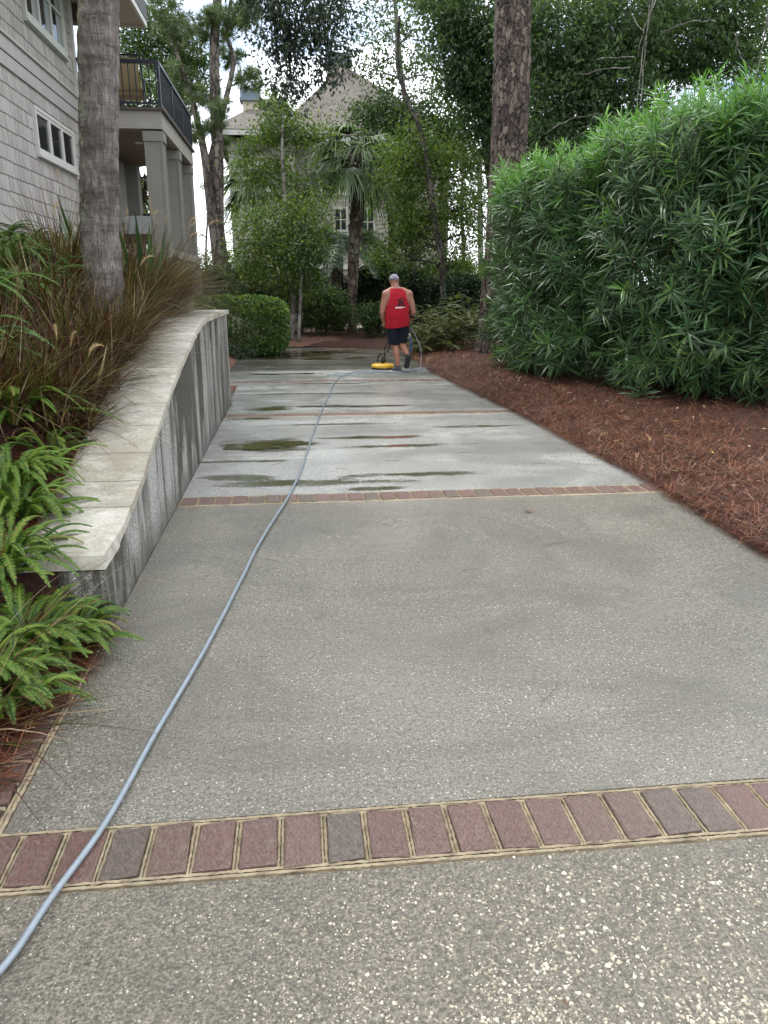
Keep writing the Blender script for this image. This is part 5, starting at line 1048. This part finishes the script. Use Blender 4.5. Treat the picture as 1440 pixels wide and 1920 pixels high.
# ferns
def fern(label, x, y, n, L, seed, matn='fern', lean=(.15, 0), nl=62, z=None, el=(.5, 2.2), leaflet=.030, group='sword ferns in the near corner of the bed'):
    rg = np.random.default_rng(seed); z = float(zbed(np.array([[x]]), np.array([[y]]))[0, 0]) if z is None else z; t = thing('fern', label, 'fern', (x, y, z), group)
    for k in range(n):
        th = k * 2.4 + rg.normal(0, .3); d = np.array([math.cos(th) + lean[0] * 2, math.sin(th) + lean[1] * 2, rg.uniform(*el)]); b = np.array([x + .10 * math.cos(th) * rg.random(), y + .10 * math.sin(th) * rg.random(), z])
        part('frond', frond_pinnate(b, d, L * rg.uniform(.7, 1.12), rg.uniform(.05, .5), nl, leaflet * rg.uniform(.85, 1.15), rg, wide=.0068, tip_hang=.14, vee=.15), M[matn], t)
fl = [(-1.12, 2.98, 64, .36, 'bright fern spilling over the brick edging and blunt end of the wall', .08), (-.98, 3.08, 44, .30, 'lush fern beside the thick end block of the coping', .05), (-1.20, 2.70, 56, .36, 'near fern at the left picture edge above the straw', .08), (-1.34, 3.75, 52, .36, 'fern growing behind the low coping slabs', None), (-1.40, 4.45, 20, .28, 'small fern with pale tip beside the middle coping slabs', None), (-1.30, 3.30, 64, .42, 'upright fern behind the front ferns at the left edge', None), (-1.45, 4.0, 60, .48, 'tall fern below the reddish grass at left', None), (-1.08, 2.58, 34, .28, 'low fern at the front hanging over the straw and bricks', .04), (-1.62, 4.65, 46, .55, 'fern reaching up between the reddish grass blades', None)]
for k, (x, y, n, Lf, lab, z_) in enumerate(fl): fern(lab, x, y, n, Lf, 200 + k, lean=(.14, -.02) if k < 4 else (.06, 0), el=(.3, 3.6), z=z_)
bl = [(-2.05, 5.0), (-2.35, 5.9), (-2.15, 6.5), (-2.75, 6.2), (-2.5, 7.3), (-3.0, 7.2), (-2.65, 8.2), (-3.05, 8.6), (-2.5, 5.4), (-2.95, 9.6), (-2.6, 9.1)]
bd = ['behind the reddish grass at left edge', 'left of the dry grass clump', 'touching the left foot of the palm', 'left of the grass, lowest of the bank', 'just left of the palm trunk', 'halfway up the bank by the wall', 'between palm trunk and house base', 'against the base board of the house', 'at the left picture edge beside tall grass', 'highest on the bank under the strip window', 'near the spear leaved plant']
for k, (x, y) in enumerate(bl): fern('tall bright fern bank ' + bd[k], x, y, 44, .78, 230 + k, 'fern_dk', (.05, -.05), 40, el=(1.2, 3.4), leaflet=.04, group='tall ferns along the house wall')
# spear-leaved plants beside the palm
for lab, x, y, sd_ in (('dark spear leaved plant left of the palm trunk against the house', -1.95, 8.1, 5), ('broad green spear leaves right of the palm trunk among the grass', -1.42, 7.9, 6)):
    rg = np.random.default_rng(sd_); z = float(zbed(np.array([[x]]), np.array([[y]]))[0, 0]); t = thing('spear_plant', lab, 'plant', (x, y, z))
    for k in range(12):
        th = k * 2.4; d = norm(np.array([math.cos(th) * .45, math.sin(th) * .45, 1.])); m = MB().add(*blades(np.array([[x, y, z]]), d[None], np.cross(np.cross(d, [0, 0, 1.]), d)[None] * -1, np.array([rg.uniform(.7, 1.0)]), np.array([.06]), np.array([.05]), np.array([rg.random()]), [.6, 1, .9, .6, .02])); part('leaf', m, M['agave'], t, True)

# ------------------------------------------------------------------ hose
hp = [(-.98, 1.05), (-.80, 1.28), (-.70, 1.45), (-.65, 1.66), (-.58, 1.95), (-.51, 2.44), (-.455, 2.8), (-.40, 3.19), (-.33, 3.75), (-.27, 4.29), (-.18, 4.9), (-.09, 5.45), (.0, 6.2), (.07, 7.03), (.16, 8.1), (.26, 9.18), (.33, 9.9), (.44, 10.9), (.56, 12.1), (.74, 13.2), (.98, 13.86), (1.25, 14.2), (1.5, 14.0), (1.75, 13.75), (2.1, 14.1), (2.64, 14.6), (2.75, 14.75), (2.4, 14.45), (1.7, 13.95), (1.0, 13.7), (.58, 13.55), (.56, 13.40), (.9, 13.45), (1.5, 13.75), (1.95, 13.95), (2.1, 14.05), (2.2, 14.1)]
P = [np.array([x, y, .014 + (.012 if i > 22 and i % 2 else 0)]) for i, (x, y) in enumerate(hp)]
P += [np.array(q) for q in ((2.27, 14.18, .10), (2.27, 14.2, .38), (2.18, 14.25, .62), (2.10, 14.3, .77))]
sp = spline(P, 10); sp[:, :2] += .006 * (np.stack([fbm(sp * 3 + 1), fbm(sp * 3 + 9)], -1) - .47)
hm = MB().add(*tube(sp, np.where(np.arange(len(sp)) > len(sp) - 42, .0070, .0088), 12)); tag(part('pressure_hose', hm, M['hose'], None, True), 'long blue grey pressure hose running along the driveway to the man', 'hose')

# ------------------------------------------------------------------ man with surface cleaner
MO = np.array([1.84, 14.05, 0.])
man = thing('person', 'man in red tank top, navy shorts and grey cap walking away with a floor cleaner', 'person', MO)
def sphere(c, r, n=14, m=9):
    th = np.linspace(0, math.pi, m)[1:-1]; ph = np.arange(n) * 2 * math.pi / n; r = np.broadcast_to(np.asarray(r, float), (3,))
    V = np.array([[math.sin(t) * math.cos(p), math.sin(t) * math.sin(p), math.cos(t)] for t in th for p in ph]); V = np.vstack([V, [[0, 0, 1], [0, 0, -1]]]) * r + np.asarray(c); k = m - 2
    i = np.arange(k - 1)[:, None] * n; q = np.arange(n)[None]; q2 = (q + 1) % n; F = np.stack([i + q, i + n + q, i + n + q2, i + q2], -1).reshape(-1, 4); a0 = np.arange(n)
    return V, [F, np.stack([np.full(n, k * n), a0, (a0 + 1) % n], -1), np.stack([np.full(n, k * n + 1), (k - 1) * n + (a0 + 1) % n, (k - 1) * n + a0], -1)]
def chain(m, pts, rs, n=14):
    for i in range(len(pts) - 1):
        p, q = np.array(pts[i], float), np.array(pts[i + 1], float); k = 5; m.add(*tube(np.linspace(p, q, k), np.linspace(rs[i], rs[i + 1], k), n))
    for p, r in zip(pts, rs): m.add(*sphere(p, r))
def ringtube(m, rings, n=20):
    """rings: (cx, cy, z, rx, ry)"""
    V = []; th = np.arange(n) * 2 * math.pi / n
    for cx, cy, z, rx, ry in rings: V.append(np.stack([cx + rx * np.sign(np.cos(th)) * np.abs(np.cos(th)) ** .85, cy + ry * np.sin(th), np.full(n, z)], -1))
    k = len(rings); i = np.arange(k - 1)[:, None] * n; q = np.arange(n)[None]; q2 = (q + 1) % n
    m.add(np.concatenate(V), [np.stack([i + q, i + q2, i + n + q2, i + n + q], -1).reshape(-1, 4), np.arange(n)[::-1][None], (np.arange(n) + (k - 1) * n)[None]])
def voxel(mb, name, mat, parent, vox, smooth=4, cut=None):
    me = mb.mesh(name, None); o = bpy.data.objects.new('tmp', me); COL.objects.link(o); r = o.modifiers.new('r', 'REMESH'); r.mode = 'VOXEL'; r.voxel_size = vox
    s = o.modifiers.new('s', 'SMOOTH'); s.iterations = smooth; s.factor = .5
    dg = bpy.context.evaluated_depsgraph_get(); dg.update(); m2 = bpy.data.meshes.new_from_object(o.evaluated_get(dg)); bpy.data.objects.remove(o)
    if cut is not None:
        import bmesh
        b = bmesh.new(); b.from_mesh(m2); bmesh.ops.delete(b, geom=[f for f in b.faces if cut(f.calc_center_median())], context='FACES'); b.to_mesh(m2); b.free()
    m2.name = name; m2.materials.clear(); m2.materials.append(mat); m2.polygons.foreach_set('use_smooth', np.ones(len(m2.polygons), bool)); m2.update()
    return link(name, m2, parent)
# local frame: x right, y forward (away from camera), z up; origin at the planted foot
body = MB()
hipL, hipR = (-.115, .06, .86), (.085, .06, .87)
torso = [(-.02, .06, .80, .185, .125), (-.02, .06, .90, .195, .135), (-.02, .06, 1.02, .19, .135), (-.015, .075, 1.16, .205, .135), (-.01, .10, 1.28, .215, .13), (-.01, .12, 1.37, .195, .115), (-.02, .135, 1.42, .12, .085), (-.04, .15, 1.46, .07, .07)]
ringtube(body, torso)
chain(body, [(-.04, .145, 1.42), (-.055, .18, 1.53)], [.075, .068]); body.add(*sphere((-.06, .21, 1.585), (.080, .100, .110))); body.add(*sphere((-.06, .245, 1.545), (.058, .07, .06)))
for sx in (-.137, .017): body.add(*sphere((sx, .205, 1.585), (.012, .022, .032), 8, 6))
body.add(*sphere((-.06, .312, 1.58), (.013, .02, .02), 8, 6))
shL, shR = (-.215, .11, 1.352), (.195, .11, 1.352)
for s in (shL, shR):
    body.add(*sphere(s, (.078, .074, .08))); chain(body, [(-.03, .14, 1.425), ((s[0] - .03) * .55, .125, 1.405), s], [.07, .068, .07])
elL, wrL = (-.285, .10, 1.05), (-.235, .27, .87); elR, wrR = (.275, .09, 1.045), (.235, .25, .86)
chain(body, [shL, (-.255, .105, 1.19), elL], [.066, .058, .046]); chain(body, [elL, (-.27, .17, .97), wrL], [.046, .044, .029])
chain(body, [shR, (.245, .10, 1.19), elR], [.066, .058, .046]); chain(body, [elR, (.262, .16, .96), wrR], [.046, .044, .029])
def hand(m, w, side, grip):
    """fist of four separate curled fingers round a horizontal bar at grip (x, y, z), thumb closing from the side"""
    w = np.array(w); g = np.array(grip); palm = (w + g) / 2 + [0, .0, .015]; m.add(*sphere(palm, (.040, .045, .028), 10, 7)); m.add(*sphere(g + [0, -.006, .012], (.042, .032, .026), 10, 7))
    for i, (dx, ln) in enumerate(((-.033, .9), (-.011, 1.), (.011, .97), (.033, .82))):
        k = g + [dx, .012, .026]; c = [k, k + [0, .028 * ln, -.010], k + [0, .022 * ln, -.040 * ln], k + [0, -.008, -.048 * ln]]; chain(m, c, [.0095, .009, .0082, .007], 8)
    t0 = palm + [-side * .036, .012, -.004]; chain(m, [t0, t0 + [-side * .006, .028, -.018], g + [-side * .026, .02, -.034]], [.012, .0105, .009], 8)
gL, gR = np.array([-.225, .315, .80]), np.array([.215, .30, .79])
hand(body, wrL, -1, gL); hand(body, wrR, 1, gR)
knL, anL = (-.055, .085, .47), (-.005, .0, .085); knR, anR = (.075, .13, .47), (.145, -.20, .30)
chain(body, [hipL, (-.09, .08, .66), knL], [.105, .085, .06]); chain(body, [knL, (-.035, .025, .33), (-.018, .01, .2), anL], [.058, .060, .045, .036])
chain(body, [hipR, (.085, .11, .67), knR], [.105, .085, .06]); chain(body, [knR, (.095, .02, .415), (.12, -.09, .36), anR], [.058, .060, .045, .036])
def foot(m, a, d, L=.27, grow=0., up=(0, 0, 1)):
    a = np.array(a); d = norm(np.array(d, float)); u = norm(np.array(up, float) - d * (np.array(up) @ d)); h = a - u * .045 - d * .045; chain(m, [h, h + d * .10, h + d * .19 - u * .012, h + d * .24 - u * .016], [.036 + grow, .040 + grow, .034 + grow, .024 + grow], 10)
dL, dR = (-.35, 1., -.04), (-.05, .62, -.78)
foot(body, anL, dL); foot(body, anR, dR, up=(.1, .78, .62))
bo = voxel(body, 'body', M['skin'], man, .0095, 3)
# tank top
tk = MB(); g_ = .014; ringtube(tk, [(cx, cy, z, rx + g_ + (.012 if z < 1.1 else 0), ry + g_ + (.012 if z < 1.1 else 0)) for cx, cy, z, rx, ry in [(-.02, .06, .765, .19, .13)] + torso[1:6] + [(-.02, .135, 1.425, .155, .095), (-.03, .145, 1.46, .115, .09)]])
def cut_tank(c):
    if c.z < .785 + .02 * math.sin(c.x * 9): return True
    if c.z > 1.455: return True
    ax_ = abs(c.x + .012)
    if c.z > 1.10: return ax_ > np.interp(c.z, [1.10, 1.17, 1.25, 1.33, 1.40, 1.44], [.25, .20, .168, .150, .140, .14])
    return False
voxel(tk, 'tank_top', M['red'], man, .0095, 4, cut_tank)
# shorts
so = MB(); ringtube(so, [(-.02, .06, .76, .19, .135), (-.02, .06, .86, .205, .148), (-.02, .06, .94, .20, .145)]); chain(so, [hipL, (-.092, .08, .68), (-.068, .085, .52)], [.12, .112, .098]); chain(so, [hipR, (.085, .11, .67), (.078, .125, .54)], [.12, .108, .095])
voxel(so, 'shorts', M['shorts'], man, .012, 5, lambda c: c.z < (.475 if c.x < .01 else .505))
# shoes and soles
for a_, d_, up_, nm in ((anL, dL, (0, 0, 1), 'shoe'), (anR, dR, (.1, .78, .62), 'shoe')):
    s = MB(); foot(s, a_, d_, grow=.010, up=up_); s.add(*sphere(np.array(a_), (.047, .05, .04))); so_ = voxel(s, nm, M['shoe'], man, .010, 3)
    d = norm(np.array(d_, float)); u = norm(np.array(up_, float) - d * (np.array(up_) @ d)); sd_ = np.cross(d, u); h = np.array(a_) - u * .074 - d * .045
    pr = [(-.05, .028), (-.03, .042), (.03, .044), (.10, .045), (.17, .050), (.22, .046), (.265, .026)]; Vt = []
    for k, (l_, w_) in enumerate(pr): 
        for sg in (-1, 1): Vt.append(h + d * l_ + sd_ * sg * w_)
    Vt = np.array(Vt); ring = [0, 2, 4, 6, 8, 10, 12, 13, 11, 9, 7, 5, 3, 1]; Vt = Vt[ring]; k = len(Vt); Vb = Vt - u * .022; i = np.arange(k); i2 = (i + 1) % k
    part('sole', MB().add(np.vstack([Vt, Vb]) + 0, [np.stack([i, i2, i2 + k, i + k], -1), i[None], (i + k)[::-1][None]]).add(np.zeros((0, 3)), np.zeros((0, 3), int)) if False else (lambda mb_: mb_)(MB().add(np.vstack([Vt, Vb]) + MO, [np.stack([i, i2, i2 + k, i + k], -1), i[None], (i + k)[::-1][None]])), M['sole'] if nm == 'shoe' and a_ is anL else M['black'], so_)
# cap
cp = MB(); V, F = sphere((-.06, .205, 1.612), (.090, .112, .092), 24, 14); cp.add(V, F); br = MB()
o_ = voxel(cp, 'cap', M['cap'], man, .009, 2, lambda c: c.z < 1.605 + .12 * max(0, .18 - c.y) * 0)
th = np.linspace(-1.1, 1.1, 13); inn = np.stack([-.06 + .078 * np.sin(th), .205 + .095 * np.cos(th), np.full(13, 1.615)], -1); ou = np.stack([-.06 + .080 * np.sin(th), .225 + .165 * np.cos(th) ** .7, 1.60 - .012 * np.abs(np.sin(th))], -1); i = np.arange(12)
part('brim', MB().add(np.vstack([inn, ou, inn - [0, 0, .006], ou - [0, 0, .006]]) + MO, [np.stack([i, i + 1, i + 14, i + 13], -1), np.stack([i + 26, i + 39, i + 40, i + 27], -1), np.stack([i + 13, i + 14, i + 40, i + 39], -1)]), M['cap'], o_)
part('wristband', MB().add(*tube(np.array([(.272, .115, 1.005), (.268, .135, .985), (.265, .15, .965)]) + MO, .052, 14)), M['black'], man)
# print on the back of the tank top: dark emblem of splayed blocks over one white line
def on_back(x, z):
    r = min(torso, key=lambda q: abs(q[2] - z)); zz = [q[2] for q in torso]; cy = np.interp(z, zz, [q[1] for q in torso]); ry = np.interp(z, zz, [q[4] for q in torso]) + g_; rx = np.interp(z, zz, [q[3] for q in torso]) + g_
    return cy - ry * math.sqrt(max(0, 1 - ((x + .012) / rx) ** 2)) - .004
def decal(polys, mat, name):
    m = MB()
    for poly in polys:
        poly = [(ex + (x - ex) * EK, ez + (z - ez) * EK) for x, z in poly]; V = np.array([[x, on_back(x, z), z] for x, z in poly]); m.add(np.vstack([V, V + [0, .0025, 0]]) + MO, [np.arange(len(V))[None]])
    tt = bpy.data.objects.get('tank_top'); part(name, m, mat, tt)
ex, ez, EK = .035, 1.225, 1.3
decal([[(ex - .008, ez + .060), (ex + .010, ez + .060), (ex + .014, ez + .035), (ex - .012, ez + .035)], [(ex - .045, ez + .03), (ex + .045, ez + .03), (ex + .028, ez - .012), (ex - .028, ez - .012)], [(ex - .05, ez + .045), (ex - .035, ez + .05), (ex - .022, ez + .02), (ex - .036, ez + .014)], [(ex + .036, ez + .05), (ex + .052, ez + .045), (ex + .038, ez + .012), (ex + .024, ez + .02)],
       [(ex - .04, ez - .016), (ex - .012, ez - .012), (ex - .022, ez - .055), (ex - .052, ez - .055)], [(ex + .012, ez - .012), (ex + .04, ez - .016), (ex + .054, ez - .055), (ex + .022, ez - .055)], [(ex - .008, ez - .014), (ex + .008, ez - .014), (ex + .008, ez - .055), (ex - .008, ez - .055)]], M['print_black'], 'emblem')
decal([[(ex - .082 + k * .0145, ez - .064 - .003 * (k % 3 == 0)), (ex - .0705 + k * .0145, ez - .064), (ex - .0705 + k * .0145, ez - .083), (ex - .082 + k * .0145, ez - .083 - .002 * (k % 2))] for k in range(11)], M['print_white'], 'lettering')
# surface cleaner
cc = MO + np.array([-.23, .52, 0]); sc_ = thing('surface_cleaner', 'yellow round floor cleaner with black bent handle tubes held by the man', 'pressure cleaner', cc)
def disc(c, prof, n=28):
    th = np.arange(n) * 2 * math.pi / n; V = np.concatenate([np.stack([np.cos(th) * r, np.sin(th) * r, np.full(n, z)], -1) for r, z in prof]) + np.asarray(c); k = len(prof); i = np.arange(k - 1)[:, None] * n; q = np.arange(n)[None]; q2 = (q + 1) % n
    return V, [np.stack([i + q, i + q2, i + n + q2, i + n + q], -1).reshape(-1, 4), np.arange(n)[::-1][None], (np.arange(n) + (k - 1) * n)[None]]
part('deck', MB().add(*disc(cc, [(.205, .028), (.215, .034), (.215, .070), (.20, .088), (.12, .100), (.05, .105)])), M['yellow'], sc_, True); part('brush_skirt', MB().add(*disc(cc, [(.208, .003), (.212, .003), (.208, .030)])), M['black'], sc_)
part('swivel', MB().add(*disc(cc, [(.04, .104), (.04, .17), (.022, .19), (.022, .23)], 12)), M['black'], sc_, True)
wg = lambda g, dx=0: MO + g + [dx, 0, 0]
part('handle', MB().add(*tube(spline([cc + [-.09, .02, .12], cc + [-.09, 0, .20], cc + [-.05, -.05, .27], cc + [.10, -.10, .36], wg(gL) + [.08, .03, -.25], wg(gL) + [.03, .02, -.06], wg(gL) + [-.07, 0, 0]], 8), .014, 8)), M['black'], sc_, True)
part('handle', MB().add(*tube(spline([cc + [.05, .03, .12], cc + [.05, .02, .40], wg(gR) + [-.22, .06, -.10], wg(gR) + [-.08, .03, -.02], wg(gR) + [.06, 0, 0]], 8), .013, 8)), M['black'], sc_, True)
part('trigger_valve', MB().add(*tube([wg(gR) + [.01, -.02, -.02], wg(gR) + [.02, -.03, -.13]], [.020, .016], 8)), M['black'], sc_, True)
part('coupling', MB().add(*tube([wg(gR) + [.02, -.03, -.128], wg(gR) + [.03, -.04, -.20]], [.017, .014], 8)), M['sole'], sc_, True); part('supply_line', MB().add(*tube(spline([wg(gR) + [.03, -.04, -.19], wg(gR) + [.045, -.05, -.34], wg(gR) + [.04, -.03, -.46]], 8), .017, 8)), M['blue'], sc_, True)

# ------------------------------------------------------------------ fallen leaves and twigs
def flat_leaf(name, label, x, y, z, L, Wd, rz, mat, curl=.25, group=None):
    t_ = np.linspace(0, 1, 7); w = np.sin(np.pi * np.clip(t_, .04, .97)) ** .8 * Wd / 2; c, s = math.cos(rz), math.sin(rz); V = []
    for k in range(7):
        for q, zz in ((-1, .3), (0, 0), (1, .3)): V.append(((t_[k] - .5) * L, q * w[k], zz * w[k] + curl * L * (t_[k] - .5) ** 2))
    V = np.array(V); V = np.stack([V[:, 0] * c - V[:, 1] * s, V[:, 0] * s + V[:, 1] * c, V[:, 2]], -1); i = np.arange(6)[:, None] * 3; F = np.concatenate([i + np.array([[q, q + 1, q + 4, q + 3]]) for q in (0, 1)])
    o = link(name, new_mesh(name, V, F, mat, True)); o.location = (x, y, z); tag(o, label, 'leaf', group); return o
flat_leaf('fallen_leaf', 'red brown curled leaf lying on the pebbly concrete at the bottom', .475, 1.17, .006, .019, .010, -.3, M['redleaf'])
flat_leaf('fallen_leaf', 'small dark leaf lying on the pebbly concrete right of the red one', .53, 1.24, .006, .016, .008, -1., M['brownleaf'])
flat_leaf('fallen_leaf', 'crumpled dark leaf lying on wet concrete just before the second brick row', 1.55, 4.92, .006, .075, .035, .1, M['brownleaf'], .5)
for k, (px, py) in enumerate(((1335, 858), (1250, 822), (1118, 837), (1322, 755), (1265, 800), (1345, 745))):
    p = at(px, py, 7.5); d = (p - [0, 0, CAM_H]); g_t = (CAM_H - .10) / -d[2]; q = np.array([0, 0, CAM_H]) + d * g_t
    flat_leaf('yellow_leaf', ['yellow leaf curled at the middle of the right straw bed', 'pale yellow leaf lying flat below the oleander', 'yellow scrap of leaf near the driveway edge of the straw', 'yellow leaf far back in the oleander shade', 'tan leaf between the two lowest oleander sprays', 'dull yellow leaf at the right edge under the oleander'][k], q[0], q[1], float(zright(np.array(q[0]), np.array(q[1]))) + .03, .075, .022, RNG.random() * 3, M['yellowleaf'], .3)
tw = [(1040, 1022, .22, .35), (1030, 1300, .17, .9), (960, 1350, .0, 0), (510, 1052, .10, -.6), (600, 1160, .07, .8), (915, 1185, .07, -1.2), (880, 1070, .10, .3), (735, 865, .12, -.1), (590, 955, .0, 0), (870, 850, .13, .3), (1010, 870, .11, -.4), (640, 880, .10, -.3), (720, 985, .05, .1), (520, 870, .12, .9), (490, 1000, .04, .2)]
for k, (px, py, ln, rz) in enumerate(tw):
    if ln == 0: continue
    d = at(px, py, 5.) - [0, 0, CAM_H]; q = np.array([0, 0, CAM_H]) + d * (CAM_H / -d[2]); e = np.array([math.cos(rz), math.sin(rz) , 0]) * ln / 2; P = bez(q - e + [0, 0, .006], q + [RNG.normal(0, .02), RNG.normal(0, .02), .012], q + e + [0, 0, .006], 7)
    tag(part('pine_needle', MB().add(*tube(P, .0016, 4)), M['twig'], None), 'single fallen brown pine needle lying on the wet concrete', 'needle', 'pine needles scattered on the driveway')
